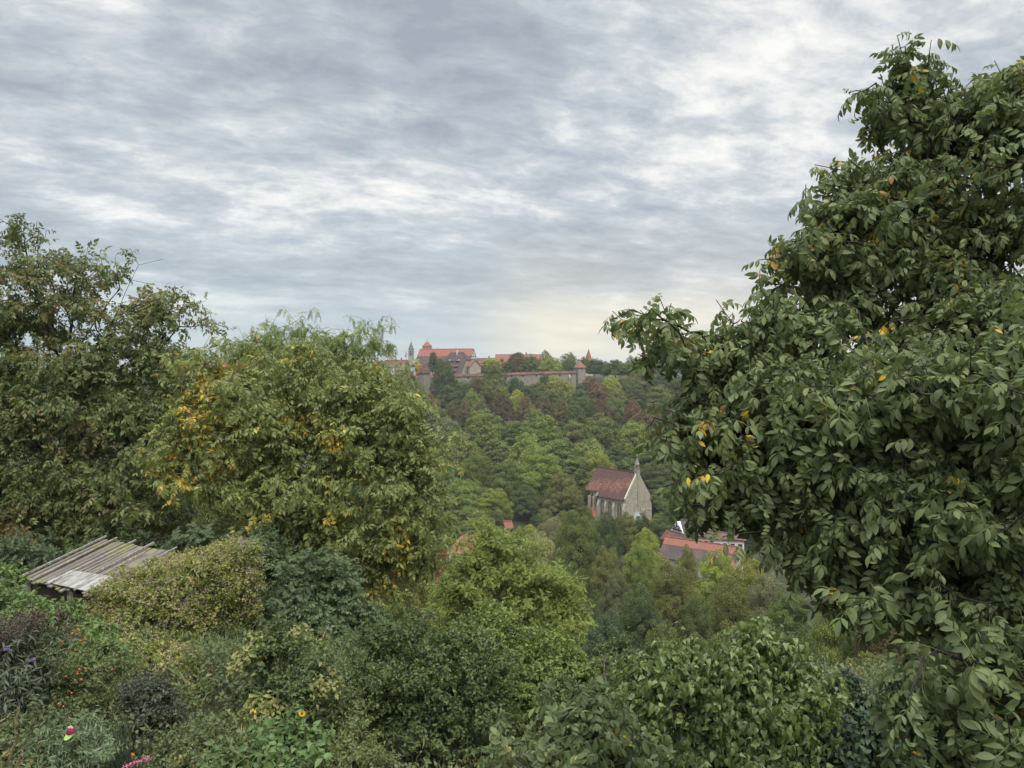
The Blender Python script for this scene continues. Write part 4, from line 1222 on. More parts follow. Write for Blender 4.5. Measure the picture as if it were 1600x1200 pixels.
# --- the row of brown chestnuts and green trees among them
for a in ((640, 588, 44, 376, 'reddish brown', 'chestnut', 'chestnut0'), (667, 615, 54, 356, 'rusty brown', 'chestnut', 'chestnut1'), (727, 627, 28, 352, 'rusty brown', 'chestnut', 'thin'), (706, 630, 26, 350, 'rusty brown', 'chestnut', 'thin'),
          (752, 625, 32, 356, 'greyish olive', 'chestnut', 'chestnut0'), (783, 616, 46, 354, 'reddish brown', 'chestnut', 'chestnut1'), (822, 621, 38, 352, 'rusty brown', 'chestnut', 'chestnut0'), (848, 619, 40, 355, 'rusty brown', 'chestnut', 'chestnut1'),
          (878, 625, 40, 350, 'rusty brown', 'chestnut', 'chestnut0'), (941, 625, 28, 352, 'reddish brown', 'chestnut', 'chestnut1'), (990, 626, 36, 350, 'reddish brown', 'chestnut', 'chestnut0'), (1019, 632, 36, 348, 'rusty brown', 'chestnut', 'chestnut1'), (1005, 641, 50, 338, 'rusty brown', 'chestnut', 'chestnut0'),
          (737, 612, 34, 364, 'fresh green', 'tree', 'round1'), (700, 606, 44, 368, 'deep green', 'tree', 'round4'), (808, 612, 34, 364, 'yellowish green', 'tree', 'round2'), (915, 622, 44, 358, 'deep green', 'tree', 'round0'), (962, 622, 36, 358, 'mid green', 'tree', 'round3'),
          (1045, 622, 50, 356, 'deep green', 'tree', 'round2'), (898, 632, 40, 344, 'deep green', 'tree', 'round1'), (686, 640, 44, 344, 'deep green', 'tree', 'tall1'), (1062, 640, 50, 340, 'olive green', 'tree', 'round1')):
    at(a[6], a[0], a[1], a[2], a[3], a[4], ZR, a[5])
# --- the green belt
for a in ((753, 644, 84, 300, 'fresh green', 'round0'), (702, 658, 66, 296, 'greyish olive', 'round3'), (803, 660, 58, 290, 'mid green', 'tall0'), (848, 654, 78, 286, 'fresh green', 'round2'), (897, 662, 60, 292, 'olive green', 'round4'), (836, 640, 44, 318, 'olive green', 'round3'),
          (940, 652, 84, 290, 'mid green', 'round1'), (990, 662, 70, 284, 'fresh green', 'round0'), (1036, 670, 84, 280, 'mid green', 'round2'), (724, 688, 70, 268, 'olive green', 'round1'), (778, 690, 62, 266, 'mid green', 'tall1'), (822, 682, 66, 264, 'fresh green', 'round4'),
          (876, 690, 60, 262, 'mid green', 'tall0'), (916, 692, 70, 258, 'fresh green', 'round3'), (966, 698, 74, 254, 'deep green', 'round2'), (1020, 704, 76, 252, 'deep green', 'round0'), (676, 694, 70, 270, 'deep green', 'round4')):
    at(a[5], a[0], a[1], a[2], a[3], a[4], ZC, 'tree', .04)
for a in ((843, 700, 92, 236, 'fresh green', 'fine0'), (792, 722, 66, 238, 'mid green', 'fine3'), (745, 712, 72, 240, 'mid green', 'fine1'), (694, 724, 80, 240, 'deep green', 'fine2'), (894, 716, 62, 236, 'mid green', 'tall0'), (932, 708, 66, 240, 'yellowish green', 'fine2'), (976, 720, 66, 240, 'deep green', 'tall1'),
          (878, 742, 56, 224, 'olive green', 'fine1'), (1022, 728, 76, 238, 'deep green', 'fine0'), (1036, 764, 50, 230, 'mid green', 'fine1'), (722, 752, 80, 222, 'fresh green', 'fine3'), (672, 764, 70, 222, 'deep green', 'fine0'), (772, 766, 58, 216, 'yellowish green', 'fine2'), (820, 760, 56, 226, 'deep green', 'fine3'),
          (912, 764, 36, 231, 'deep green', 'fine2'), (1060, 792, 60, 203, 'deep green', 'fine2'), (1034, 802, 36, 207, 'olive green', 'fine3'), (736, 796, 60, 202, 'mid green', 'fine1'), (690, 800, 66, 202, 'olive green', 'fine0')):
    at(a[5], a[0], a[1], a[2], a[3], a[4], ZL, 'tree', .05)
# --- in the valley
for a in ((903, 801, 90, 140, 'mid green', 'fine0', 'tree'), (945, 805, 52, 166, 'deep green', 'fine1', 'tree'), (978, 805, 50, 170, 'olive green', 'fine2', 'tree'), (1004, 808, 48, 172, 'deep green', 'fine3', 'tree'), (862, 812, 56, 168, 'greyish olive', 'fine2', 'tree'), (1034, 812, 50, 180, 'deep green', 'fine1', 'tree'),
          (842, 838, 76, 150, 'pale olive', 'willow', 'willow'), (812, 826, 30, 186, 'fresh green', 'bush', 'bush'), (828, 822, 26, 192, 'yellowish green', 'bush', 'bush'), (803, 838, 30, 182, 'deep green', 'bush', 'bush'), (786, 834, 30, 184, 'deep green', 'bush', 'bush'), (768, 826, 30, 190, 'mid green', 'bush', 'bush'),
          (1008, 832, 64, 142, 'yellowish green', 'fine3', 'tree'), (1000, 852, 66, 130, 'fresh green', 'fine1', 'tree'), (948, 860, 58, 126, 'olive green', 'fine2', 'tree'), (1074, 860, 44, 134, 'olive green', 'fine0', 'tree'), (964, 900, 60, 114, 'greyish olive', 'fine3', 'tree'),
          (1052, 882, 84, 112, 'olive green', 'fine2', 'tree'), (1000, 918, 80, 104, 'deep green', 'fine0', 'tree'), (1120, 866, 80, 122, 'yellowish green', 'fine1', 'tree'), (1170, 874, 76, 116, 'yellowish green', 'fine3', 'tree'), (1140, 908, 90, 98, 'olive green', 'fine0', 'tree'), (1200, 902, 80, 108, 'greyish olive', 'fine2', 'tree'),
          (1232, 930, 90, 92, 'mid green', 'fine1', 'tree'), (1305, 950, 100, 78, 'fresh green', 'fine3', 'tree'), (1372, 962, 90, 74, 'rusty brown', 'fine2', 'tree'), (1440, 960, 110, 76, 'olive green', 'fine0', 'tree'), (1085, 940, 80, 92, 'deep green', 'fine3', 'tree'),
          (692, 862, 26, 146, 'orange brown', 'fine1', 'tree'), (672, 850, 44, 160, 'deep green', 'fine0', 'tree'), (712, 872, 30, 140, 'deep green', 'fine2', 'tree'), (660, 884, 60, 118, 'fresh green', 'fine3', 'tree'), (712, 902, 60, 108, 'yellowish green', 'fine1', 'tree'), (640, 904, 44, 100, 'golden yellow', 'fine0', 'tree'),
          (905, 895, 60, 106, 'deep green', 'fine1', 'tree'), (872, 880, 60, 116, 'deep green', 'fine3', 'tree')):
    at(a[5], a[0], a[1], a[2], a[3], a[4], ZV, a[6], .12 if a[4] == 'rusty brown' else .05)
for a in ((700, 822, 44, 196, 'deep green', 'fine1', 'tree'), (734, 818, 40, 190, 'mid green', 'fine0', 'tree'), (756, 812, 34, 196, 'olive green', 'fine3', 'tree'), (776, 800, 28, 205, 'deep green', 'fine2', 'tree'), (676, 830, 44, 184, 'mid green', 'fine3', 'tree'), (850, 800, 36, 214, 'olive green', 'finebush', 'bush'), (880, 800, 36, 212, 'mid green', 'finebush1', 'bush'), (900, 806, 34, 205, 'deep green', 'finebush', 'bush'), (838, 806, 26, 212, 'deep green', 'finebush1', 'bush'), (790, 846, 40, 166, 'deep green', 'finebush', 'bush'), (745, 838, 40, 172, 'deep green', 'finebush1', 'bush'), (920, 800, 20, 206, 'mid green', 'finebush', 'bush')):
    at(a[5], a[0], a[1], a[2], a[3], a[4], 'beside the hut lawn', a[6], .05)
# --- the near slope
for a in ((600, 925, 90, 66, 'mid green', 'fine1', 'tree'), (668, 918, 80, 70, 'fresh green', 'fine3', 'tree'), (700, 945, 90, 56, 'yellowish green', 'fine2', 'tree'), (560, 940, 90, 58, 'deep green', 'fine0', 'tree'), (950, 968, 110, 56, 'bluish green', 'fine3', 'tree'), (880, 990, 110, 48, 'mid green', 'fine0', 'tree'),
          (1040, 985, 100, 62, 'mid green', 'fine1', 'tree'), (1150, 985, 120, 58, 'olive green', 'fine2', 'tree'), (1250, 1000, 120, 54, 'deep green', 'fine0', 'tree'), (1360, 1030, 130, 46, 'olive green', 'fine1', 'tree'), (1480, 1000, 130, 56, 'fresh green', 'fine3', 'tree'),
          (620, 968, 110, 42, 'mid green', 'finebush', 'bush'), (720, 985, 120, 36, 'fresh green', 'finebush1', 'bush'), (820, 1010, 110, 32, 'mid green', 'finebush', 'bush'), (930, 1040, 120, 30, 'olive green', 'finebush1', 'bush'), (560, 985, 110, 34, 'deep green', 'finebush1', 'bush'), (1320, 1080, 120, 26, 'olive green', 'finebush', 'bush'),
          (1040, 1050, 130, 30, 'deep green', 'finebush', 'bush'), (1180, 1060, 130, 28, 'deep green', 'finebush1', 'bush')):
    at(a[5], a[0], a[1], a[2], a[3], a[4], ZN, a[6], .05)
# --- behind the walnut trees left and right, seen through their gaps
ZS = 'on the ridge behind the left walnuts'
for i, px in enumerate(range(20, 640, 44)):
    at('round%d' % (i % 5), px + random.uniform(-8, 8), 578 + random.uniform(-4, 8), 58, 390 - (i % 3) * 7, ['mid green', 'deep green', 'olive green', 'rusty brown'][i % 4], ZS, 'chestnut' if i % 4 == 3 else 'tree')
ZD = 'in the dip behind the left walnuts'
for i, px in enumerate(range(-20, 640, 46)):
    at('fine%d' % (i % 4), px + random.uniform(-8, 8), 748 + random.uniform(-25, 25), 120, 76 - (i % 3) * 9, ['mid green', 'deep green', 'olive green'][i % 3], ZD)
ZT_ = 'behind the right walnut'
for i, px in enumerate(range(1100, 1620, 52)):
    at('round%d' % (i % 5), px + random.uniform(-8, 8), 572 + random.uniform(-4, 8), 66, 390 - (i % 3) * 9, ['deep green', 'mid green', 'olive green', 'bluish green'][i % 4], ZT_)
    at('round%d' % ((i + 2) % 5), px + 20 + random.uniform(-8, 8), 668 + random.uniform(-8, 10), 84, 280 - (i % 2) * 14, ['mid green', 'fresh green', 'deep green'][i % 3], ZT_)
    at('fine%d' % (i % 4), px + random.uniform(-8, 8), 752 + random.uniform(-8, 10), 90, 205 - (i % 2) * 12, ['mid green', 'deep green', 'olive green'][i % 3], ZT_)

ORD = ['leftmost', 'second from left', 'third from left', 'fourth from left', 'fifth from left', 'sixth from left', 'seventh from left', 'eighth from left', 'ninth from left', 'tenth from left', 'eleventh from left', 'twelfth from left', 'thirteenth from left', 'fourteenth from left']


def label_trees():
    groups = {}
    for r in TREES: groups.setdefault((r[1], r[2], r[3]), []).append(r)
    for (zone, hue, form), rs in groups.items():
        rs.sort(key=lambda r: r[4])
        noun = {'tree': 'tree', 'bush': 'bush', 'conifer': 'conifer', 'chestnut': 'chestnut tree', 'willow': 'willow'}[form]
        for i, r in enumerate(rs):
            if len(rs) == 1: lab = 'the only %s %s %s' % (hue, noun, zone)
            elif i == len(rs) - 1: lab = 'rightmost %s %s %s' % (hue, noun, zone)
            else: lab = '%s of the %s %s %s' % (ORD[i], hue, {'bush': 'bushes'}.get(noun, noun + 's'), zone)
            r[0]['label'] = lab
            r[0]['group'] = 'trees ' + zone


label_trees()


# ================================================================== near plants
def blob_points(blobs, n, rng, shell=.55, pad=0.0, clump=None):
    """n points in the outer part of the blobs; blob = (px, py, Y, rx_px, ry_px[, depth metres])."""
    B = []
    w = []
    for b in blobs:
        if b[0] == 'w':
            B.append((np.array(b[1], float), np.array(b[2], float))); w.append(b[2][0] * b[2][2] * (b[3] if len(b) > 3 else 1)); continue
        c = P(b[0], b[1], b[2]); rx, rz = b[3] * b[2] / F, b[4] * b[2] / F
        ry = b[5] if len(b) > 5 and b[5] else (rx + rz) / 2
        B.append((c, np.array([rx, ry, rz]))); w.append(rx * rz * (b[6] if len(b) > 6 else 1))
    w = np.array(w); w = w / w.sum()
    n0 = n
    if clump: n = max(4, n // clump[0])
    k = rng.choice(len(B), n, p=w)
    d = rdirs(rng, n)
    rad = 1 - shell * rng.uniform(0, 1, n) ** 1.7
    C = np.array([b[0] for b in B]); R_ = np.array([b[1] for b in B])
    p = C[k] + d * R_[k] * rad[:, None] + rng.normal(size=(n, 3)) * pad
    if clump:            # shoots gathered in flattish sprays with gaps between
        q = rng.integers(0, n, n0)
        return p[q] + rng.normal(size=(n0, 3)) * clump[1] * rng.uniform(.7, 1.3, n)[q][:, None] * np.array([1, 1, .55]), d[q]
    return p, d


def spray(acc, tv_list, tip, tdir, rng, per, shoot, sc, spread=(35, 80), droop=.4, upn=1.0, mat=0, jit=.35, outward=None):
    """Leaves along the last stretch of every shoot."""
    N = len(tip)
    n = N * per
    base = np.repeat(tip, per, 0); td = np.repeat(tdir, per, 0)
    u = np.tile((np.arange(per) + .5) / per, N)[:, None] + rng.uniform(-.2, .2, (n, 1))
    base = base - td * shoot * u
    ref = np.where(np.abs(td[:, 2:3]) > .9, np.array([[1., 0, 0]]), np.array([[0, 0, 1.]]))
    x = unit(np.cross(td, ref)); y = np.cross(td, x)
    az = np.tile(np.arange(per) * 2.4, N) + np.repeat(rng.uniform(0, 6.3, N), per)
    sp = np.radians(rng.uniform(spread[0], spread[1], n))
    perp = np.cos(az)[:, None] * x + np.sin(az)[:, None] * y
    fwd = td * np.cos(sp)[:, None] + perp * np.sin(sp)[:, None]
    fwd = unit(fwd + np.array([0, 0, -1.0]) * (droop * rng.uniform(.5, 1.4, n))[:, None])
    nr = np.array([0, 0, 1.0]) * upn + rng.normal(size=(n, 3)) * jit + (perp * .25 if outward is None else np.repeat(outward, per, 0) * .6)
    s = sc * rng.uniform(.55, 1.25, n)
    fr = frames(fwd, nr)
    v = rng.integers(0, len(tv_list), n)
    for i, (tv, tf) in enumerate(tv_list):
        k = v == i
        acc.scatter(tv, tf, base[k], fr[k], s[k], mat)


def plant(name, label, cat, blobs, ntips, tmpl, leafmat, base, scaffold=None, per=5, shoot=.25, sc=1.0, rt=.004, step=.3, spread=(35, 80), droop=.4, seed=1,
          group=None, bark=None, part_names=('trunk', 'crown'), shell=.55, smooth=True, up=.25, bend=.25, power=.43, jit=.35, upn=1.0, extra=None, pathw=.22, pad=.05, clump=(6, .11)):
    """A plant grown to fill its blobs: branches joined back to a scaffold, leaves on every shoot."""
    rng = np.random.default_rng(seed)
    tips, outd = blob_points(blobs, ntips, rng, shell, pad, clump)
    base = np.array(base, float)
    if scaffold is None:
        c = np.mean([np.array(b[1]) if b[0] == 'w' else P(b[0], b[1], b[2]) for b in blobs], 0)
        scaffold = [[base, base * .6 + c * .4]]
    pos, par, cnt, tn, dr = grow(tips, scaffold, rng, step, bend, up, pathw)
    t = thing(name, label, cat, base, 0, group)
    acc = Acc(); branch_mesh(acc, pos, par, cnt, rt, power)
    link(part_names[0], acc.mesh(part_names[0], [bark or BARK], True, base), t)
    acc = Acc()
    td = unit(dr[tn] * .8 + outd * .25 + rng.normal(size=(ntips, 3)) * .2)
    spray(acc, tmpl, pos[tn], td, rng, per, shoot, sc, spread, droop, upn, 0, jit, outd)
    if extra: extra(acc, pos, par, cnt, tn, dr, rng)
    link(part_names[1], acc.mesh(part_names[1], [leafmat], smooth, base), t)
    return t, pos, tn, dr


rt_ = np.random.default_rng(5)
LEAFLET_HI = blade(1.0, .47, 5, .3, .32, .52)
LEAFLET_MID = blade(1.0, .48, 3, .22, .25, .5, .1)
LEAFLET_LO = blade_low(1.0, .5, .2, .25)
WALNUT_HI = [compound(rt_, p, .27, LEAFLET_HI, .125, 38, .35) for p in (2, 3, 3, 3, 4)]
WALNUT_MID = [compound(rt_, p, .27, LEAFLET_LO, .135, 28, .28) for p in (2, 3, 3, 3)]
ASH = [compound(rt_, p, .24, LEAFLET_LO, .085, 25, .3, ang=62, terminal=1.0) for p in (4, 5, 5)]
FEATHER = [compound(rt_, p, .26, blade_low(1.0, .34, .15, .2), .07, 20, .55, ang=60, terminal=1.0) for p in (6, 7, 8)]
FEATHER_LO = [compound(rt_, p, .3, blade_low(1.0, .5, .15, .2), .085, 12, .22, ang=60, terminal=1.0, strip=False) for p in (5, 6)]
OVATE = [blade(1.0, .66, 4, .3, .35, .4, .08), blade(1.0, .6, 4, .45, .2, .42, .08)]
OVATE_LO = [blade_low(1.0, .66, .3, .3), blade_low(1.0, .58, .5, .1)]
LANCE = [blade(1.0, .2, 4, .2, .5, .4, .1), blade(1.0, .24, 4, .3, .3, .45, .1)]
HEART = [blade(1.0, .78, 5, .75, .45, .35, .12), blade(1.0, .7, 5, 1.0, .25, .38, .12), blade(1.0, .82, 5, .5, .6, .36, .12)]

YEL = [(.6, .37, .03), (.68, .47, .05), (.5, .29, .03), (.54, .36, .12)]
M_WAL_R = leaf_mat('walnut_leaf_green', [(0.086, 0.119, 0.052), (0.119, 0.156, 0.061), (0.152, 0.194, 0.072), (0.185, 0.219, 0.090), (0.112, 0.138, 0.058)], YEL + [(.2, .09, .04)], .31, nscale=2.6, rough=.55, trans=.26, spec=.28)
M_WAL_L = leaf_mat('walnut_leaf_browning', [(0.105, 0.135, 0.044), (0.138, 0.168, 0.053), (0.164, 0.190, 0.061), (0.122, 0.151, 0.048)], [(.2, .15, .055), (.25, .185, .065), (.17, .12, .05)], .40, nscale=.55, rough=.5, trans=.26)
M_WAL_M = leaf_mat('walnut_leaf_yellowing', [(0.160, 0.192, 0.056), (0.204, 0.238, 0.070), (0.248, 0.272, 0.082), (0.181, 0.212, 0.067)], YEL, .365, nscale=.6, rough=.48, trans=.3)
M_FEATH = leaf_mat('feathery_leaf', [(.2, .25, .075), (.235, .285, .085), (.18, .235, .075)], [(.32, .33, .08)], .2, nscale=.6, trans=.35)
M_LOCUST = leaf_mat('locust_leaf', [(0.213, 0.258, 0.058), (0.266, 0.308, 0.068), (0.183, 0.229, 0.053)], [(.26, .18, .06), (.3, .23, .07)], .3, nscale=.8, trans=.33)
M_ASH = leaf_mat('ash_leaf_dark', [(0.075, 0.115, 0.050), (0.098, 0.135, 0.058), (0.120, 0.162, 0.066)], nscale=.7, trans=.22)
M_PLUM = leaf_mat('plum_leaf', [(0.057, 0.087, 0.030), (0.076, 0.109, 0.034), (0.101, 0.139, 0.040), (0.127, 0.179, 0.042)], nscale=1.3, rough=.5, trans=.22)
M_HAZEL = leaf_mat('hazel_leaf', [(0.134, 0.190, 0.049), (0.172, 0.233, 0.056), (0.221, 0.276, 0.066)], [(.4, .3, .07), (.4, .33, .16)], .28, nscale=1.2, trans=.3)
M_LIND = leaf_mat('folded_leaf', [(0.156, 0.212, 0.071), (0.201, 0.264, 0.083), (0.257, 0.323, 0.100)], [(.42, .34, .06)], .22, nscale=.9, rough=.4, trans=.26, spec=.5, back=.35)
M_CLEM = leaf_mat('clematis_leaf', [(0.164, 0.190, 0.044), (0.223, 0.243, 0.055), (0.297, 0.289, 0.066)], [(.36, .31, .07), (.42, .36, .12)], .36, nscale=1.6, trans=.3)
M_FLUFF = leaf_mat('clematis_seed_fluff', [(0.331, 0.269, 0.164), (0.414, 0.344, 0.222), (0.482, 0.414, 0.278)], nscale=1.5, trans=.3, back=0)
M_PURP = leaf_mat('dark_purple_leaf', [(0.061, 0.062, 0.042), (0.083, 0.077, 0.053), (0.077, 0.106, 0.058), (0.110, 0.125, 0.074)], [(.11, .06, .06)], .35, nscale=1.4, trans=.15)
M_BUDD = leaf_mat('buddleia_leaf', [(0.072, 0.090, 0.053), (0.099, 0.122, 0.068), (0.135, 0.153, 0.098)], nscale=1.2, trans=.2)
M_BROWNFL = leaf_mat('dry_panicles', [(.09, .065, .05), (.13, .095, .07)], nscale=2.0, trans=.1, back=0)
M_ROSE = leaf_mat('rose_leaf', [(0.108, 0.138, 0.050), (0.144, 0.174, 0.055), (0.180, 0.204, 0.066)], [(.32, .26, .05), (.25, .12, .06)], .3, nscale=1.4, trans=.25)
M_HOP = leaf_mat('hop_leaf', [(0.110, 0.171, 0.055), (0.143, 0.209, 0.062), (0.176, 0.242, 0.070)], [(.38, .33, .06)], .24, nscale=1.4, trans=.28)
M_SAGE = leaf_mat('grey_green_leaf', [(0.104, 0.147, 0.072), (0.138, 0.184, 0.090), (0.171, 0.216, 0.108)], [(.25, .28, .1)], .25, nscale=1.6, trans=.2)
M_WEED = leaf_mat('weed_leaf', [(0.089, 0.123, 0.045), (0.119, 0.149, 0.055), (0.149, 0.168, 0.068), (0.099, 0.139, 0.045)], [(.24, .2, .1), (.3, .24, .08)], .33, nscale=1.1, trans=.25)
M_NETTLE = leaf_mat('broad_herb_leaf', [(.1, .16, .055), (.13, .2, .065), (.16, .23, .08)], nscale=1.4, trans=.28)
M_NEEDLE = leaf_mat('fine_dark_needles', [(.05, .085, .04), (.07, .11, .05)], nscale=2.0, trans=.15)
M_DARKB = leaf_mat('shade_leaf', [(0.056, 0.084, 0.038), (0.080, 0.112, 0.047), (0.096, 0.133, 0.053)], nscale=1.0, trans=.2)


def gz(x, y): return float(HT(x, y))


def gpt(px, Y, dz=-.1):
    x = (px - 800) / F * Y
    return np.array([x, Y, gz(x, Y) + dz])


# ---- the big walnut on the right
tb = np.array([4.55, 5.6, gz(4.55, 5.6) - .2])
T1, T2, T3 = np.array([4.45, 5.65, -2.2]), np.array([4.3, 5.8, .2]), np.array([4.25, 5.9, 2.0])
scaf = [[tb, T1, T2, T3],
        [T3, P(1560, 250, 6.3), P(1452, 160, 6.5), P(1412, 95, 6.6)],
        [T2, P(1600, 446, 5.9), P(1520, 424, 5.9), P(1440, 396, 6.0), P(1370, 330, 6.1)],
        [P(1520, 424, 5.9), P(1460, 330, 6.2), P(1450, 220, 6.4)],
        [T2 * .5 + T1 * .5, P(1600, 700, 5.2), P(1480, 700, 5.2), P(1330, 640, 5.4), P(1200, 560, 5.5), P(1120, 545, 5.6)],
        [T1, P(1640, 770, 4.6), P(1500, 756, 4.9), P(1320, 745, 5.2), P(1210, 700, 5.4), P(1120, 690, 5.5)],
        [P(1500, 756, 4.9), P(1400, 800, 5.0), P(1300, 850, 5.0)],
        [T1, P(1660, 880, 4.3), P(1560, 960, 4.0), P(1500, 1060, 3.9)]]
WR = [(1404, 118, 6.5, 24, 34, .3), (1425, 168, 6.5, 42, 46, .35), (1462, 210, 6.4, 60, 80, .5, .7), (1560, 190, 6.2, 70, 85), (1620, 180, 6, 60, 90), (1400, 300, 6.2, 70, 60), (1330, 330, 6.1, 58, 42), (1290, 390, 6.0, 62, 32), (1340, 420, 6, 70, 45), (1440, 370, 6.0, 100, 80, None, .55), (1560, 330, 5.8, 100, 100, None, .5), (1350, 470, 5.9, 60, 26),
      (1500, 480, 5.6, 120, 60, None, .6), (1590, 500, 5.2, 80, 80, None, .55), (1275, 512, 5.7, 56, 34), (1200, 502, 5.7, 44, 32, None, .9), (1250, 560, 5.5, 100, 60), (1160, 566, 5.6, 44, 30, None, .9), (1096, 546, 5.6, 30, 12, None, 2.0), (1036, 520, 5.6, 24, 14, None, 2.2), (1145, 608, 5.5, 46, 38, None, .7), (1180, 640, 5.4, 76, 56), (1130, 690, 5.4, 46, 46), (1128, 752, 5.3, 40, 34), (1175, 752, 5.2, 56, 40), (1122, 776, 5.3, 34, 18), (1138, 800, 5.3, 28, 16),
      (1260, 660, 5.2, 110, 90), (1390, 620, 4.9, 110, 90), (1500, 610, 4.5, 100, 80), (1580, 620, 4.2, 70, 90), (1250, 795, 5.0, 50, 38), (1300, 830, 4.9, 90, 45), (1400, 770, 4.6, 100, 70), (1500, 800, 4.3, 90, 70), (1580, 780, 4.1, 70, 80), (1265, 858, 5.0, 50, 24), (1370, 890, 4.7, 76, 30), (1460, 900, 4.4, 80, 45), (1560, 900, 4.1, 80, 60), (1460, 945, 4.4, 40, 18),
      (1520, 1010, 4.1, 60, 40), (1580, 1000, 3.9, 70, 70), (1490, 1120, 3.8, 52, 64), (1540, 1110, 3.7, 80, 90), (1600, 1140, 3.6, 60, 80), (1450, 1165, 3.9, 36, 36)]
plant('walnut_tree', 'big dark green walnut tree with few yellow leaves filling the right side', 'tree', WR, 4700, WALNUT_HI, M_WAL_R, tb, scaf, per=4, shoot=.15, sc=.5, rt=.0032, step=.2, spread=(30, 85), droop=.7, seed=3, bark=BARK_DARK, shell=.85, jit=.55, power=.42, pad=.1, clump=(9, .12))

# ---- the brown-tinged walnut on the left
tb = gpt(118, 24)
t3 = P(108, 610, 24)
scaf = [[tb, P(112, 800, 24), t3, P(112, 500, 24), P(120, 430, 24)],
        [P(112, 700, 24), P(200, 600, 23.6), P(280, 510, 23.5)], [t3, P(170, 520, 24), P(215, 415, 24), P(255, 405, 24)], [P(112, 760, 24), P(40, 640, 23.5), P(20, 500, 24)],
        [t3, P(60, 470, 24), P(38, 380, 24)], [P(112, 800, 24), P(200, 740, 23), P(240, 720, 22.6)], [P(112, 820, 24), P(40, 760, 23)], [P(112, 560, 24), P(185, 450, 24.4), P(180, 400, 24.4)]]
WL = [(36, 368, 24, 18, 18, .5, 1), (25, 420, 24, 46, 36, .7, .8), (95, 425, 24, 46, 40, .8, .7), (130, 385, 24, 26, 18, .5, .8), (170, 425, 24, 40, 28, .7, .7), (190, 392, 24, 20, 8, .4, .8), (238, 408, 24, 22, 6, .3, .9), (60, 490, 24, 70, 50, .9, .8), (150, 490, 24, 80, 50, .9, .65), (235, 480, 23.8, 55, 36), (285, 510, 23.6, 32, 28), (40, 570, 23.6, 60, 60), (130, 570, 23.8, 90, 50), (220, 550, 23.4, 70, 45), (285, 560, 23.2, 36, 30),
      (20, 660, 23.2, 70, 60), (10, 715, 23, 50, 40), (70, 700, 23, 60, 40), (110, 660, 23, 80, 60), (200, 640, 23, 80, 60), (265, 640, 23, 50, 40), (30, 760, 22.8, 70, 50), (120, 750, 22.6, 80, 50), (200, 740, 22.6, 70, 50), (60, 820, 22.6, 60, 40), (160, 810, 22.6, 70, 40), (230, 800, 22.6, 55, 36), (100, 845, 22.4, 70, 26), (200, 838, 22.3, 70, 24), (20, 850, 22.4, 60, 28), (-50, 600, 23.5, 60, 120), (-40, 760, 23, 60, 80), (-30, 480, 24, 40, 60)]
plant('walnut_tree', 'tall brown-tinged walnut tree with thin top branches at the left edge', 'tree', WL, 3900, WALNUT_MID, M_WAL_L, tb, scaf, per=4, shoot=.35, sc=1.0, rt=.0055, step=.4, spread=(30, 85), droop=.45, seed=4, bark=BARK_DARK, shell=.9, pathw=.3, pad=.2, clump=(8, .36))

# ---- the yellowing walnut behind the shed
tb = gpt(470, 21.5)
t3 = P(470, 760, 21.5)
scaf = [[tb, P(468, 860, 21.5), t3, P(455, 640, 21.5), P(440, 570, 21.5)], [t3, P(560, 700, 21), P(640, 660, 21)], [P(470, 800, 21.5), P(360, 720, 21), P(290, 690, 20.8)], [P(470, 800, 21.5), P(580, 790, 20.6), P(640, 760, 20.6)],
        [t3, P(380, 640, 21.4), P(330, 590, 21.4)], [P(468, 830, 21.5), P(390, 810, 20.4), P(330, 770, 20.2)], [t3, P(540, 620, 21.6), P(560, 580, 21.6)], [P(468, 850, 21.5), P(540, 850, 20.4), P(590, 860, 20.3)]]
WM = [(425, 565, 21.5, 60, 30), (345, 600, 21.5, 50, 34), (300, 640, 21.2, 50, 36), (500, 590, 21.5, 70, 40), (560, 590, 21.6, 50, 34), (600, 640, 21.3, 55, 40), (636, 690, 21, 42, 40), (650, 745, 21, 22, 36), (270, 690, 21, 40, 36), (345, 690, 21, 70, 50), (440, 660, 21.2, 80, 60), (540, 680, 21, 80, 60), (300, 750, 20.6, 60, 36), (400, 760, 20.6, 80, 50), (500, 770, 20.6, 80, 60), (600, 770, 20.6, 70, 60), (640, 810, 20.6, 30, 30), (560, 850, 20.4, 80, 40), (470, 850, 20.4, 70, 40), (630, 860, 20.4, 50, 30), (540, 890, 20.3, 60, 26), (370, 820, 20.3, 50, 26), (600, 905, 20.3, 40, 16)]
plant('walnut_tree', 'broad walnut tree with yellowing leaf clusters behind the overgrown shed', 'tree', WM, 3000, WALNUT_MID, M_WAL_M, tb, scaf, per=4, shoot=.35, sc=1.0, rt=.005, step=.4, spread=(30, 85), droop=.6, seed=5, shell=.85, pathw=.3, pad=.28, clump=(8, .32))

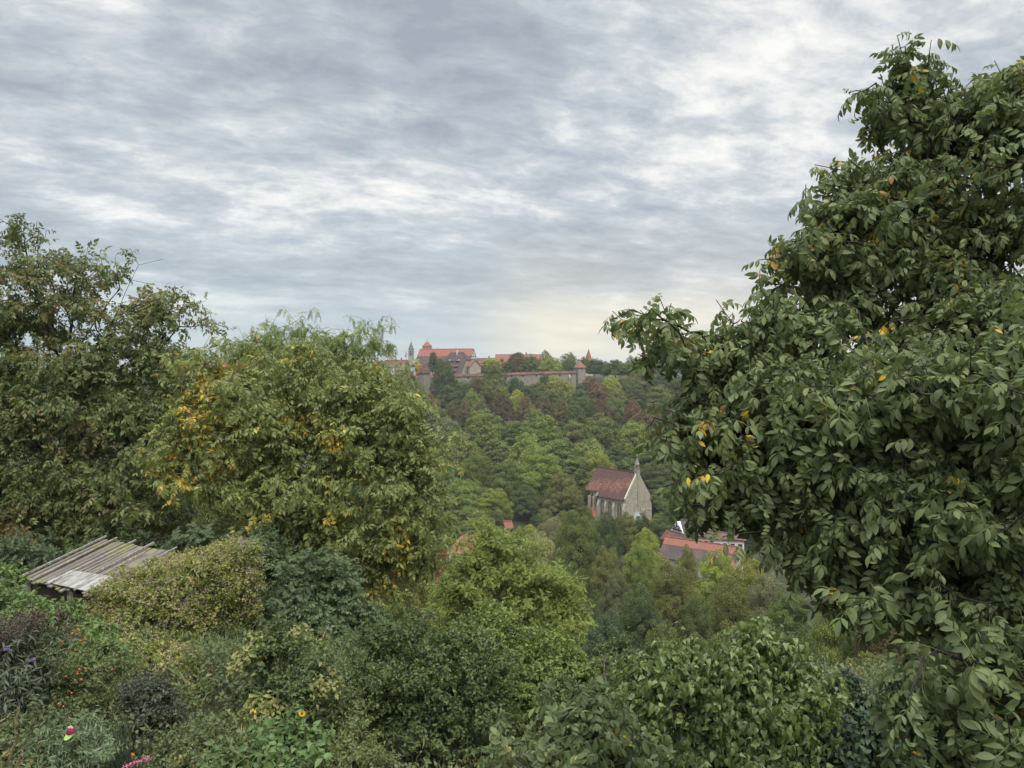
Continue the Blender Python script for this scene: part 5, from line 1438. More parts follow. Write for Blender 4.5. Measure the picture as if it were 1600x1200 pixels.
# ---- feathery light green tree behind it
tb = gpt(520, 31)
FT = [(545, 520, 31, 36, 22), (520, 545, 31, 44, 26), (575, 550, 31, 36, 26), (500, 580, 31, 50, 30), (440, 525, 31.5, 30, 22), (405, 545, 31.5, 36, 24), (460, 560, 31.4, 44, 28), (375, 560, 31.5, 30, 18), (560, 590, 31, 50, 30), (602, 610, 30.5, 30, 24), (622, 632, 30.2, 18, 20), (580, 640, 30.5, 50, 30), (638, 664, 30, 20, 22), (664, 704, 30, 18, 24), (690, 740, 29.5, 22, 30), (480, 640, 31, 80, 50)]
scaf = [[tb, P(515, 800, 31), P(510, 680, 31), P(515, 600, 31), P(530, 540, 31)], [P(512, 700, 31), P(450, 600, 31.4), P(425, 540, 31.5)], [P(512, 720, 31), P(590, 640, 30.6), P(620, 615, 30.4)], [P(512, 760, 31), P(620, 700, 30), P(670, 690, 30)], [P(510, 640, 31), P(560, 560, 31), P(580, 535, 31)]]
plant('ash_tree', 'airy light green ash tree rising behind the yellowing walnut', 'tree', FT, 1300, FEATHER, M_FEATH, tb, scaf + [[P(425, 540, 31.5), P(382, 530, 31.5), P(372, 512, 31.5)], [P(425, 540, 31.5), P(396, 528, 31.4), P(392, 514, 31.4)], [P(510, 640, 31), P(478, 560, 31), P(470, 516, 31)]], per=5, shoot=.5, sc=1.4, rt=.005, step=.5, spread=(25, 75), droop=.8, seed=6, shell=.9, smooth=False, pad=.3, clump=(7, .45))

# ---- yellow-green locust in the middle
tb = gpt(800, 43)
LC = [(765, 836, 43, 12, 14, .5, 1.6), (750, 862, 43, 40, 18), (800, 862, 43, 40, 18), (735, 890, 43, 40, 26), (790, 895, 43, 60, 30), (850, 890, 43, 36, 26), (880, 920, 43, 22, 26), (720, 930, 42.5, 40, 30), (780, 945, 42.5, 60, 36), (845, 945, 42.5, 55, 36), (885, 965, 42.5, 30, 28), (730, 980, 42, 50, 36), (800, 1000, 42, 70, 36), (860, 1000, 42, 50, 32)]
scaf = [[tb, P(798, 1060, 43), P(790, 960, 43), P(775, 890, 43), P(766, 845, 43)], [P(792, 980, 43), P(840, 920, 43), P(870, 905, 43)], [P(795, 1010, 43), P(740, 950, 43), P(725, 910, 43)]]
plant('locust_tree', 'feathery yellow-green locust tree in the middle below the hut', 'tree', LC, 2600, FEATHER_LO, M_LOCUST, tb, scaf, per=8, shoot=.5, sc=1.15, rt=.004, step=.6, spread=(30, 85), droop=.1, seed=7, shell=.8, smooth=False, bark=BARK_DARK, jit=.4, pad=.25, clump=(9, .5))

# ---- dark ash with pinnate leaves between shed and centre
tb = gpt(470, 18)
plant('ash_tree', 'low dark bluish ash with pinnate leaves right of the overgrown shed', 'tree', [(440, 880, 18.5, 50, 40), (500, 910, 18, 56, 50), (540, 960, 17.5, 44, 50), (460, 950, 17.5, 50, 50), (420, 930, 18, 40, 50), (520, 1010, 17, 50, 40), (380, 850, 19, 60, 30), (320, 840, 19.5, 60, 26), (590, 980, 18, 40, 50)],
      700, ASH, M_ASH, tb, None, per=7, shoot=.35, sc=1.15, rt=.004, step=.35, droop=.35, seed=8, bark=BARK_DARK, shell=.8)
# ---- dark elder behind the shed and at its left
tb = gpt(60, 20.8)
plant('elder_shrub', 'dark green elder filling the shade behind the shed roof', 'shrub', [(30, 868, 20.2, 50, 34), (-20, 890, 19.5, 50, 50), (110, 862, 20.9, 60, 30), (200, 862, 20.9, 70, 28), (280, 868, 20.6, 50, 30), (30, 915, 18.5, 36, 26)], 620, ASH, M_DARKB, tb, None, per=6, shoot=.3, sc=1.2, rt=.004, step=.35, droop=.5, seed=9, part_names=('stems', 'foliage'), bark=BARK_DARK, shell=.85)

# ---- the shed
A = np.array([-10.15, 19.0, -4.33]); e = np.array([.876, -.482, 0.0]); s_ = np.array([-.482, -.876, 0])
RL, RS, DROP = 4.95, 1.95, .5
t = thing('garden_shed', 'low shed with a mossy grey board roof and battens, half under clematis', 'shed', (A[0], A[1], -6.9), math.atan2(e[1], e[0]))
# local frame: x along the top edge, -y down the slope
zt0 = A[2] + 6.9
m_roof, rnt, rout = newmat('mossy_boards')
rl = rnt.links.new
rtc = nd(rnt, 'ShaderNodeTexCoord'); rmp = nd(rnt, 'ShaderNodeMapping'); rmp.inputs['Scale'].default_value = (6, .9, 1); rl(rtc.outputs['Object'], rmp.inputs[0])
ra_ = nd(rnt, 'ShaderNodeTexNoise', i_Scale=2.4, i_Detail=8.0, i_Roughness=.7); rl(rmp.outputs[0], ra_.inputs[0])
rmp2 = nd(rnt, 'ShaderNodeMapping'); rmp2.inputs['Scale'].default_value = (2.2, .7, 1); rl(rtc.outputs['Object'], rmp2.inputs[0])
rb_ = nd(rnt, 'ShaderNodeTexNoise', i_Scale=1.1, i_Detail=5.0, i_Roughness=.6); rl(rmp2.outputs[0], rb_.inputs[0])
rcol = ramp(rnt, [(.3, (.075, .062, .05)), (.5, (.17, .145, .118)), (.7, (.29, .26, .22))], ra_.outputs['Fac']).outputs[0]
rmoss = ramp(rnt, [(.54, (0, 0, 0)), (.62, (.85, .85, .85))], rb_.outputs['Fac']).outputs[0]
rcol = mixc(rnt, rmoss, rcol, (.24, .23, .05))
rp = nd(rnt, 'ShaderNodeBsdfPrincipled', i_Roughness=.9); rl(rcol, rp.inputs['Base Color'])
rbp = nd(rnt, 'ShaderNodeBump', i_Strength=.5, i_Distance=.02); rl(ra_.outputs['Fac'], rbp.inputs['Height']); rl(rbp.outputs[0], rp.inputs['Normal']); rl(rp.outputs[0], rout.inputs[0])
mb = MB(); rnd = random.Random(4)
x = 0.0; mb2 = MB()
def rz_(v): return zt0 - DROP * v / RS
while x < RL:                                   # boards laid down the slope, uneven at the lower end
    w_ = rnd.uniform(.09, .15); y0, y1 = -rnd.uniform(0, .04), -RS - rnd.uniform(-.12, .12); dz = rnd.uniform(-.02, .02)
    mb.slab((x, y1, rz_(-y1) + dz), (x + w_ - .012, y1, rz_(-y1) + dz), (x + w_ - .012, y0, rz_(-y0) + dz), (x, y0, rz_(-y0) + dz), .03); x += w_
roof = mb.build('roof', m_roof, t)
M_SHEET = simple_mat('pale_roofing_sheet', [(.1, .09, .075), (.22, .2, .175), (.36, .34, .31), (.42, .4, .375)], scale=3.5, detail=9, stretch=(2.5, .8, 1))
mb = MB(); mb.slab((.95, -RS - .02, rz_(RS) + .045), (2.6, -RS + .0, rz_(RS) + .045), (2.6, -1.32, rz_(1.32) + .045), (.95, -1.42, rz_(1.42) + .045), .02); mb.build('roofing_sheet', M_SHEET, roof)
for xk, o0, o1 in ((.02, .05, .02), (.42, .07, .06), (1.1, .1, .08), (1.75, .12, -.4), (2.0, -.3, .06), (2.6, .1, .04), (3.2, .05, .06), (3.9, .05, .05)):
    mb = MB(); mb.bar((xk, o0, rz_(-o0) + .05), (xk - rnd.uniform(-.05, .05), -RS - o1, rz_(RS + o1) + .04), rnd.uniform(.03, .045)); mb.build('batten', M_GREYWOOD, roof)
mb = MB()
mb.box(.1, RL - .1, -RS + .1, -.1, -1.0, zt0 - DROP - .12); mb.build('wall', M_TIMBER, t)
for xk in (0.08, 1.7, 3.3, 4.85):
    for yk in (-.08, -RS + .08):
        mb = MB(); mb.box(xk - .06, xk + .06, yk - .06, yk + .06, -1.0, rz_(-yk) - .05); mb.build('post', M_GREYWOOD, t)
mb = MB(); mb.box(2.6, 3.4, -RS + .09, -RS + .06, 0, 1.6); mb.build('door', M_TIMBER, t)

# ---- old man's beard clematis thrown over the shed
def fluff(blobs, n, rng, base, ls=.05):
    acc = Acc()
    p, d = blob_points(blobs, n, rng, .12)
    k = d[:, 2] > -.15
    p, d = p[k], d[k]
    m = 7
    dd = rdirs(rng, len(p) * m)
    pos = np.repeat(p, m, 0) + dd * .03
    acc.scatter(*blade_low(1.0, .3, .2, .3), pos, frames(dd, rdirs(rng, len(pos))), ls * rng.uniform(.7, 1.3, len(pos)))
    return acc.mesh('seed_heads', [M_FLUFF], False, base)


def on_shed(lx, ly, dz=0.0):
    q = A + e * lx + s_ * ly; return (q[0], q[1], A[2] - DROP * ly / RS + dz)


CL = []
for lx in np.arange(1.9, 5.2, .42):
    for ly in np.arange(-.1, 2.4, .42):
        if lx + ly * .7 < 4.3 + .25 * math.sin(lx * 3 + ly * 5): continue
        hump = .14 + .3 * max(0, lx - 3.2) / 2 + .14 * math.sin(lx * 1.7 + 1) + .12 * math.sin(ly * 3 + lx)
        CL.append(('w', on_shed(lx, ly, .06 + hump * .6), (.36, .36, .22), 1.0))
for ly in np.arange(-.1, 2.3, .4):
    for k in range(3): CL.append(('w', on_shed(5.05 + .12 * math.sin(ly * 4 + k), ly + .1 * k, -.15 - .38 * k), (.3, .3, .34), 1.0 if k < 3 else .5))
for lx in np.arange(3.1, 5.1, .42):
    for k in range(3 if lx > 3 else 2):
        if k and (2.9 < lx < 3.5 ): continue
        CL.append(('w', on_shed(lx, 2.25 + .16 * k, -.2 - .4 * k), (.34, .3, .34), 1.0))
CLT = list(CL)
CL += [(160, 1000, 14.2, 46, 22, .5), (220, 1012, 13.8, 46, 20, .5), (285, 1045, 13.0, 44, 34, .5), (305, 1085, 12.6, 36, 40, .5), (245, 1035, 13.2, 40, 24, .5), (290, 1110, 12.2, 40, 26, .5)]
base = gpt(300, 14.6)
scaf = [[base, np.array(on_shed(4.9, 2.3, -.8)), np.array(on_shed(4.7, 1.6, 0)), np.array(on_shed(3.5, 1.4, 0.05))]]
t, pos, tn, dr = plant('clematis', 'yellowing clematis with tan fluffy seed heads smothering the shed', 'climber', CL, 3200, OVATE_LO, M_CLEM, base, scaf, per=12, shoot=.3, sc=.082, rt=.0025, step=.25, spread=(40, 95), droop=.3, seed=12, part_names=('stems', 'foliage'), shell=.3, clump=None, smooth=False, jit=.7)
link('seed_heads', fluff(CL, 5200, np.random.default_rng(5), base, .055), t)
# hanging bare stems at the dark right end
acc = Acc(); r_ = np.random.default_rng(9)
for k in range(60):
    a = np.array(on_shed(5.1 + r_.uniform(-.1, .1), r_.uniform(.3, 2.0), r_.uniform(-.9, -.6))); b = a + r_.normal(size=3) * .12; b[2] = gz(b[0], b[1])
    q = np.linspace(0, 1, 7)[:, None]; p_ = a + (b - a) * q + r_.normal(size=(7, 3)) * .04
    tubes(acc, p_[:-1], p_[1:], np.full(6, .008), np.full(6, .008), 4)
link('hanging_stems', acc.mesh('hanging_stems', [BARK], True, base), t)

# ---- left margin
tb = gpt(70, 14)
plant('hop_vine', 'bright green hop vine tangled below the left corner of the shed roof', 'climber', [('w', on_shed(lx_, 2.3, -.42), (.4, .25, .28)) for lx_ in (.1, .6, 1.1, 1.6, 2.1, 2.6)] + [(30, 936, 15.2, 40, 18), (95, 966, 14.5, 46, 18), (140, 985, 14.0, 36, 18), (30, 960, 14, 50, 26), (90, 1000, 13.4, 60, 22), (-20, 940, 14.5, 30, 40), (150, 1015, 13, 40, 24), (20, 900, 16, 20, 12)], 1250, OVATE_LO, M_HOP, tb, None, per=9, shoot=.3, sc=.11, rt=.0025, step=.25, droop=.4, seed=13, part_names=('stems', 'foliage'), shell=.6, smooth=False, jit=.5)

tb = gpt(15, 10.4)
BD = [(20, 1010, 10.4, 46, 40), (50, 1050, 10.2, 36, 40), (10, 1080, 10, 40, 50), (-30, 1030, 10.4, 40, 60), (60, 1010, 10.4, 26, 26)]
t, pos, tn, dr = plant('buddleia', 'grey-green buddleia with dry brown panicles at the left edge', 'shrub', BD, 620, LANCE, M_BUDD, tb, None, per=10, shoot=.28, sc=.115, rt=.003, step=.25, spread=(35, 80), droop=.3, seed=14, part_names=('stems', 'foliage'), shell=.8, up=.6)
acc = Acc(); r_ = np.random.default_rng(3)
top_ = pos[tn][np.argsort(-pos[tn][:, 2])[:110]]
for p_ in top_:
    d = unit(np.array([r_.normal() * .5, r_.normal() * .3, 1.0]))
    q = p_ + d * r_.uniform(0, .22, (46, 1)) + r_.normal(size=(46, 3)) * .018
    acc.scatter(*kite(.03, .7), q, frames(rdirs(r_, 46), rdirs(r_, 46)), 1.0)
link('dry_panicles', acc.mesh('dry_panicles', [M_BROWNFL], False, tb), t)
M_VIOLET = simple_mat('violet_petals', [(.2, .1, .3), (.3, .18, .4)], scale=20)
for px, py, Y in ((10, 1014, 9.95), (51, 1031, 9.85)):
    acc = Acc(); p_ = P(px, py, Y); q = p_ + np.array([.035, 0, .012]) * r_.uniform(-1, 1, (60, 1)) + r_.normal(size=(60, 3)) * .008
    acc.scatter(*kite(.02, .8), q, frames(rdirs(r_, 60), rdirs(r_, 60)), 1.0)
    link('flower_panicle', acc.mesh('flower_panicle', [M_VIOLET], False, tb), t)

tb = gpt(130, 11.4)
RB = [(110, 1010, 11.8, 50, 34), (150, 1040, 11.6, 50, 40), (90, 1060, 11.2, 46, 40), (130, 1090, 11, 60, 40), (80, 1110, 10.6, 46, 30), (170, 1080, 11.2, 40, 46), (140, 1125, 10.6, 50, 26)]
t, pos, tn, dr = plant('rose_bush', 'olive green wild rose bush dotted with orange-red hips below the shed', 'shrub', RB, 620, OVATE_LO, M_ROSE, tb, None, per=11, shoot=.3, sc=.062, rt=.0025, step=.22, droop=.3, seed=15, part_names=('stems', 'foliage'), shell=.75, smooth=False, jit=.5)
M_HIP = simple_mat('rose_hip_skin', [(.6, .09, .03), (.72, .17, .05)], scale=12, rough=.35, spec=.5)


def lump(r, n=10, m=6, sq=1.15):
    mb = MB(); prof = [(r * math.sin(math.pi * i / m), -r * sq * math.cos(math.pi * i / m)) for i in range(m + 1)]
    mb.lathe(0, 0, prof, n); return mb


hm2 = lump(.013); me = hm2.build('hip', M_HIP).data
bpy.data.objects.remove(bpy.data.objects['hip'])
hips = [(112, 1000), (122, 983), (104, 990), (133, 999), (99, 1006), (126, 1001), (107, 1014), (117, 1016), (103, 1022), (97, 1003), (113, 990), (124, 985), (70, 1016), (88, 1043), (124, 1046), (134, 1045), (121, 1053), (117, 1063), (127, 1062), (103, 1057), (112, 1083), (86, 1089), (99, 1104), (91, 1100), (84, 1112), (93, 1118), (108, 1122), (110, 1132), (150, 1124), (175, 1046)]
for px, py in hips:
    Y = np.interp(py, [980, 1060, 1130], [11.15, 10.55, 9.9])
    o = link('rose_hip', me, t); o.location = [float(v) for v in P(px, py, Y) - tb]

tb = gpt(238, 11.2)
plant('smoke_bush', 'rounded dark purple-brown bush in front of the overgrown shed', 'shrub', [(235, 1070, 11.3, 40, 42), (215, 1100, 11, 34, 40), (255, 1100, 11, 34, 44), (235, 1135, 10.8, 40, 34)], 480, OVATE_LO, M_PURP, tb, None, per=13, shoot=.28, sc=.06, rt=.0025, step=.2, droop=.2, seed=16, part_names=('stems', 'foliage'), shell=.6, smooth=False, jit=.5, up=.5)

tb = gpt(100, 8.5)
plant('grey_sage', 'mound of grey-green lance-leaved plant under the crimson cap', 'plant', [(80, 1165, 8.6, 40, 26), (120, 1150, 8.8, 40, 22), (60, 1190, 8.3, 46, 26), (110, 1185, 8.3, 50, 30), (145, 1165, 8.6, 22, 22), (80, 1210, 8, 60, 26)], 760, LANCE, M_SAGE, tb, None, per=12, shoot=.15, sc=.075, rt=.0025, step=.16, spread=(45, 90), droop=.1, seed=17, part_names=('stems', 'foliage'), shell=.4, up=.7)

# crimson cap with lime brim hung on a stick among the leaves
cp = P(111, 1144, 8.25)
t = thing('cap', 'crimson cap with a lime green brim perched on the grey-green plant', 'cap', cp, math.radians(-14))
t.rotation_euler = (math.radians(28), math.radians(6), math.radians(-16))
M_CRIM = simple_mat('crimson_cloth', [(.33, .03, .075), (.42, .06, .11)], scale=14, bump=.3, bscale=40)
M_LIME = simple_mat('lime_cloth', [(.3, .44, .1), (.38, .52, .16)], scale=14)
mb = MB(); R0 = .043
mb.lathe(0, 0, [(R0 * 1.02, -.005), (R0 * 1.03, .013), (R0 * .93, .03), (R0 * .7, .044), (R0 * .35, .051), (.004, .053)], 18); cr = mb.build('crown', M_CRIM, t)
for p in cr.data.polygons: p.use_smooth = True
mb = MB()
n_ = 12; top_, bot_ = [], []
for i in range(n_ + 1):
    a = math.pi + math.pi * i / n_; top_.append((R0 * 1.0 * math.cos(a), R0 * .98 * math.sin(a)))
out_ = [(R0 * 1.02 * math.cos(math.pi + math.pi * i / n_), R0 * (1.0 * math.sin(math.pi + math.pi * i / n_)) - .052 * math.sin(math.pi * i / n_) ** .7) for i in range(n_ + 1)]
for i in range(n_):
    q = [(*out_[i], -.012), (*out_[i + 1], -.012), (*top_[i + 1], .004), (*top_[i], .004)]
    mb.solid([(a, b, c - .005) for a, b, c in q], q)
mb.build('brim', M_LIME, t)
mb = MB(); mb.lathe(0, 0, [(.005, .052), (.006, .058), (.002, .06)], 8); mb.build('button', M_CRIM, t)
tb = np.array([cp[0] + .02, cp[1] + .1, gz(cp[0], cp[1] + .1)])
t = thing('daisy', 'tiny white daisies on thin stalks just above the crimson cap', 'flower', tb)
M_PETAL = simple_mat('cream_petals', [(.75, .74, .6), (.85, .84, .75)], scale=20)
for dx, dz in ((-.012, .062), (.008, .072), (.02, .06)):
    h_ = np.array([cp[0] + dx, cp[1] - .01, cp[2] + dz]); acc = Acc()
    a = np.linspace(0, 2 * np.pi, 9)[:-1]; f_ = np.stack([np.cos(a), -.5 * np.ones(8), np.sin(a)], 1)
    acc.scatter(*blade_low(1, .45), np.repeat(h_[None], 8, 0), frames(f_, np.tile([[0, -1., .4]], (8, 1))), .016)
    fl_ = link('flower_head', acc.mesh('flower_head', [M_PETAL], False, tb), t)
    acc = Acc(); tubes(acc, np.array([tb]), np.array([h_]), np.array([.003]), np.array([.002]), 4); link('stalk', acc.mesh('stalk', [M_NETTLE], True, tb), fl_)

# feathery dark needle plant
tb = gpt(182, 9.2); acc, ac2 = Acc(), Acc(); r_ = np.random.default_rng(21)
t = thing('rosemary', 'upright dark green rosemary beside the grey-green mound', 'plant', tb)
for k in range(70):
    a = tb + np.array([r_.normal() * .07, r_.normal() * .08, 0]); h_ = P(182, 1130, 9.2)[2] - tb[2]
    b = a + np.array([r_.normal() * .11, r_.normal() * .1, h_ * r_.uniform(.6, 1.0)])
    q = np.linspace(0, 1, 5)[:, None]; p_ = a + (b - a) * q; p_[1:-1] += r_.normal(size=(3, 3)) * .01
    tubes(ac2, p_[:-1], p_[1:], np.full(4, .004), np.full(4, .003), 4)
    m = 70; u = r_.uniform(.1, 1, (m, 1)); q = a + (b - a) * u; d = unit((b - a)[None] * .8 + r_.normal(size=(m, 3)) * .5)
    acc.scatter(*blade_low(1, .12), q, frames(d, rdirs(r_, m)), .045)
link('stems', ac2.mesh('stems', [BARK], True, tb), t); link('foliage', acc.mesh('foliage', [M_NEEDLE], False, tb), t)

# lichen-covered bare branches at the left edge
M_LICH = simple_mat('lichen_bark', [(.1, .085, .06), (.22, .19, .11), (.4, .36, .1)], scale=16, bump=.5)
tb = gpt(5, 6.4)
t = thing('dead_branches', 'bare yellow-lichened branches standing at the lower left corner', 'dead branches', tb)
def limbs(paths, nm):
    for path, r0 in paths:
        acc = Acc(); q = np.array([P(*a) for a in path]); k = len(q) * 5
        tt = np.linspace(0, len(q) - 1, k); p_ = np.stack([np.interp(tt, np.arange(len(q)), q[:, j]) for j in range(3)], 1); p_[1:-1] += RNG.normal(size=(k - 2, 3)) * .006
        rr = np.linspace(r0, r0 * .6, k); tubes(acc, p_[:-1], p_[1:], rr[:-1], rr[1:], 8)
        for j in range(30):
            c = p_[RNG.integers(k // 2, k)]; acc.scatter(*kite(.02, .9), (c + RNG.normal(size=3) * r0 * .8)[None], frames(rdirs(RNG, 1), rdirs(RNG, 1)), 1.0)
        link(nm, acc.mesh(nm, [M_LICH], True, tb), t)
limbs([([(10, 1290, 6.4), (16, 1200, 6.4), (24, 1150, 6.4), (29, 1103, 6.4)], .018), ([(-25, 1160, 6.4), (0, 1130, 6.4), (28, 1108, 6.4)], .013), ([(-10, 1200, 6.4), (12, 1172, 6.4), (27, 1148, 6.4)], .013), ([(20, 1260, 6.4), (30, 1190, 6.4), (38, 1172, 6.4)], .013), ([(28, 1215, 6.4), (33, 1180, 6.4)], .01), ([(2, 1240, 6.4), (6, 1180, 6.4)], .011)], 'branch')

# ---- privet with yellow-leaved clematis
tb = gpt(440, 11.6)
KB = [(435, 990, 11.8, 46, 30), (430, 1015, 11.8, 50, 34), (480, 1040, 11.6, 46, 40), (400, 1050, 11.4, 40, 40), (450, 1080, 11.2, 60, 46), (500, 1080, 11.3, 30, 46), (420, 1110, 11, 40, 30), (480, 1120, 11, 40, 30)]
t, pos, tn, dr = plant('privet_bush', 'privet bush laced with pale yellow clematis leaves, centre left', 'shrub', KB, 640, OVATE_LO, M_PLUM, tb, None, per=12, shoot=.28, sc=.075, rt=.003, step=.22, droop=.3, seed=18, part_names=('stems', 'foliage'), shell=.7, smooth=False, jit=.5)
acc = Acc(); r_ = np.random.default_rng(31)
p_, d = blob_points(KB, 9000, r_, .16, .03)
q_ = np.sin(p_[:, 0] * 4.1 + p_[:, 2] * 3.0) + np.sin(p_[:, 2] * 5.3 - p_[:, 0] * 2.2 + p_[:, 1] * 3) + .7 * np.abs(d[:, 0]) + .5 * d[:, 2] + r_.normal(size=len(p_)) * .35
k_ = (q_ > 1.15) & (d[:, 1] < .5); p_, d = p_[k_], d[k_]
fw = unit(d * .5 + rdirs(r_, len(p_)) * .8 + np.array([0, 0, -.5])); acc.scatter(*OVATE_LO[0], p_, frames(fw, d + rdirs(r_, len(p_)) * .6 + np.array([0, -.3, .6])), .08 * r_.uniform(.7, 1.2, len(p_)))
M_PALEY = leaf_mat('pale_yellow_leaf', [(.19, .22, .06), (.27, .28, .085), (.33, .3, .13), (.14, .18, .055)], nscale=2, trans=.3)
link('clematis_leaves', acc.mesh('clematis_leaves', [M_PALEY], False, tb), t)

# ---- broad herbs with two yellow flowers
tb = gpt(430, 9.6)
plant('tall_herb', 'clump of broad bright green leaves with yellow flowers at the bottom', 'plant', [(420, 1170, 9.6, 50, 26), (380, 1185, 9.4, 46, 26), (460, 1160, 9.8, 40, 36), (430, 1205, 9, 70, 20), (350, 1200, 9.2, 40, 20)], 330, OVATE, M_NETTLE, tb, None, per=9, shoot=.3, sc=.11, rt=.003, step=.2, spread=(55, 95), droop=.35, seed=19, part_names=('stems', 'foliage'), shell=.6, up=.9)
M_SUNF = simple_mat('yellow_petals', [(.75, .42, .01), (.85, .55, .03)], scale=30)
for px, py, Y, lab in ((472, 1114, 9.4, 'open yellow daisy-like flower above the broad green leaves'), (395, 1113, 9.4, 'half closed yellow flower left of the open yellow one')):
    h_ = P(px, py, Y); b_ = gpt(px - 6, Y + .1); t = thing('yellow_flower', lab, 'flower', b_)
    acc = Acc(); n = 12 if px > 450 else 8; a = np.linspace(0, 2 * np.pi, n + 1)[:-1]
    f_ = np.stack([np.cos(a), -.35 * np.ones(n) if px > 450 else np.full(n, .2), np.sin(a) * (1 if px > 450 else .5)], 1)
    acc.scatter(*blade(1, .4, 4, .2, .1), np.repeat(h_[None], n, 0), frames(f_, np.tile([[0, -1., .5]], (n, 1))), .05 if px > 450 else .045)
    link('petals', acc.mesh('petals', [M_SUNF], True, b_), t)
    mb = MB(); mb.lathe(0, 0, [(.018, -.01), (.018, .006), (.004, .014)], 10); o = mb.build('flower_centre', M_BROWNFL, t, h_ - b_); o.rotation_euler = (math.radians(70), 0, 0)
    acc = Acc(); q = np.linspace(0, 1, 6)[:, None]; p_ = b_ + (h_ - b_) * q; p_[1:-1, 0] += .03; tubes(acc, p_[:-1], p_[1:], np.full(5, .006), np.full(5, .004), 5); link('stalk', acc.mesh('stalk', [M_NETTLE], True, b_), t)

# pink flower spikes at the very bottom
M_PINKF = simple_mat('pink_petals', [(.42, .13, .2), (.55, .24, .31)], scale=30)
for i, (px, py, rx) in enumerate(((222, 1188, 12), (204, 1196, 10))):
    h_ = P(px, py, 8.3); b_ = gpt(px + 4, 8.4); t = thing('pink_flower', ('upper' if i == 0 else 'lower') + ' of two drooping pink flower spikes at the bottom edge', 'flower', b_)
    r_ = np.random.default_rng(i); acc = Acc(); q = h_ + np.array([rx * 8.3 / F, 0, .03]) * r_.uniform(-1, 1, (150, 1)) + r_.normal(size=(150, 3)) * .012
    acc.scatter(*kite(.02, .8), q, frames(rdirs(r_, 150), rdirs(r_, 150)), 1.0); link('petals', acc.mesh('petals', [M_PINKF], False, b_), t)
    acc = Acc(); tubes(acc, np.array([b_]), np.array([h_]), np.array([.006]), np.array([.004]), 5); link('stalk', acc.mesh('stalk', [M_NETTLE], True, b_), t)
h_ = P(148, 1183, 8.0)
h_ = P(208, 1178, 8.8); b_ = gpt(208, 8.9); t = thing('orange_flower', 'small orange flower low beside the rosemary', 'flower', b_)
acc = Acc(); a = np.linspace(0, 2 * np.pi, 9)[:-1]; acc.scatter(*blade_low(1, .6), np.repeat(h_[None], 8, 0), frames(np.stack([np.cos(a), -.4 * np.ones(8), np.sin(a)], 1), np.tile([[0, -1., .4]], (8, 1))), .024)
link('petals', acc.mesh('petals', [simple_mat('orange_petals', [(.7, .25, .03), (.8, .36, .06)], scale=20)], False, b_), t)
acc = Acc(); tubes(acc, np.array([b_]), np.array([h_]), np.array([.005]), np.array([.004]), 5); link('stalk', acc.mesh('stalk', [M_NETTLE], True, b_), t)

# ---- dark plum shrub and its lighter neighbour
tb = gpt(660, 12)
plant('plum_shrub', 'large dark green plum shrub at bottom centre', 'shrub', [(600, 1012, 12.4, 46, 40), (655, 985, 12.6, 46, 40), (700, 1010, 12.2, 40, 36), (735, 985, 12.6, 34, 36), (580, 1070, 12, 46, 50), (640, 1070, 11.8, 70, 60), (720, 1080, 11.7, 70, 70), (590, 1120, 11.8, 50, 36), (680, 1140, 11.4, 70, 40), (770, 1050, 11.8, 40, 60), (760, 1130, 11.4, 50, 50)],
      1900, OVATE_LO, M_PLUM, tb, [[tb, P(655, 1130, 12), P(650, 1060, 12.1)], [tb, P(700, 1120, 12), P(720, 1050, 12)], [tb, P(620, 1130, 12), P(600, 1060, 12.1)]], per=13, shoot=.32, sc=.067, rt=.003, step=.24, droop=.2, seed=22, part_names=('stems', 'foliage'), shell=.65, smooth=False, jit=.45, bark=BARK_DARK, up=.4)
tb = gpt(830, 12.8)
plant('hazel_shrub', 'lighter green hazel shrub right of the dark plum shrub', 'shrub', [(790, 990, 13.2, 40, 30), (850, 1010, 13, 50, 40), (810, 1050, 12.6, 46, 46), (880, 1050, 12.6, 50, 46), (830, 1100, 12.2, 50, 46), (890, 1110, 12, 46, 46), (930, 1060, 12.6, 36, 40), (800, 1140, 11.8, 40, 40), (770, 960, 13.6, 26, 24)],
      1300, OVATE_LO, M_HAZEL, tb, None, per=11, shoot=.32, sc=.078, rt=.003, step=.26, droop=.3, seed=23, part_names=('stems', 'foliage'), shell=.7, smooth=False, jit=.5, up=.4)

# ---- walnut sapling at the bottom
tb = gpt(900, 7.6)
plant('walnut_sapling', 'young walnut with large drooping leaves at bottom centre right', 'sapling', [(880, 1120, 7.8, 46, 30), (840, 1160, 7.6, 46, 30), (930, 1110, 7.8, 36, 36), (900, 1170, 7.4, 60, 34), (960, 1150, 7.6, 34, 40), (820, 1190, 7.4, 36, 24), (870, 1200, 7.2, 60, 20)], 240, WALNUT_HI, M_WAL_R, tb, None, per=4, shoot=.14, sc=.74, rt=.004, step=.2, droop=.6, seed=24, shell=.6)

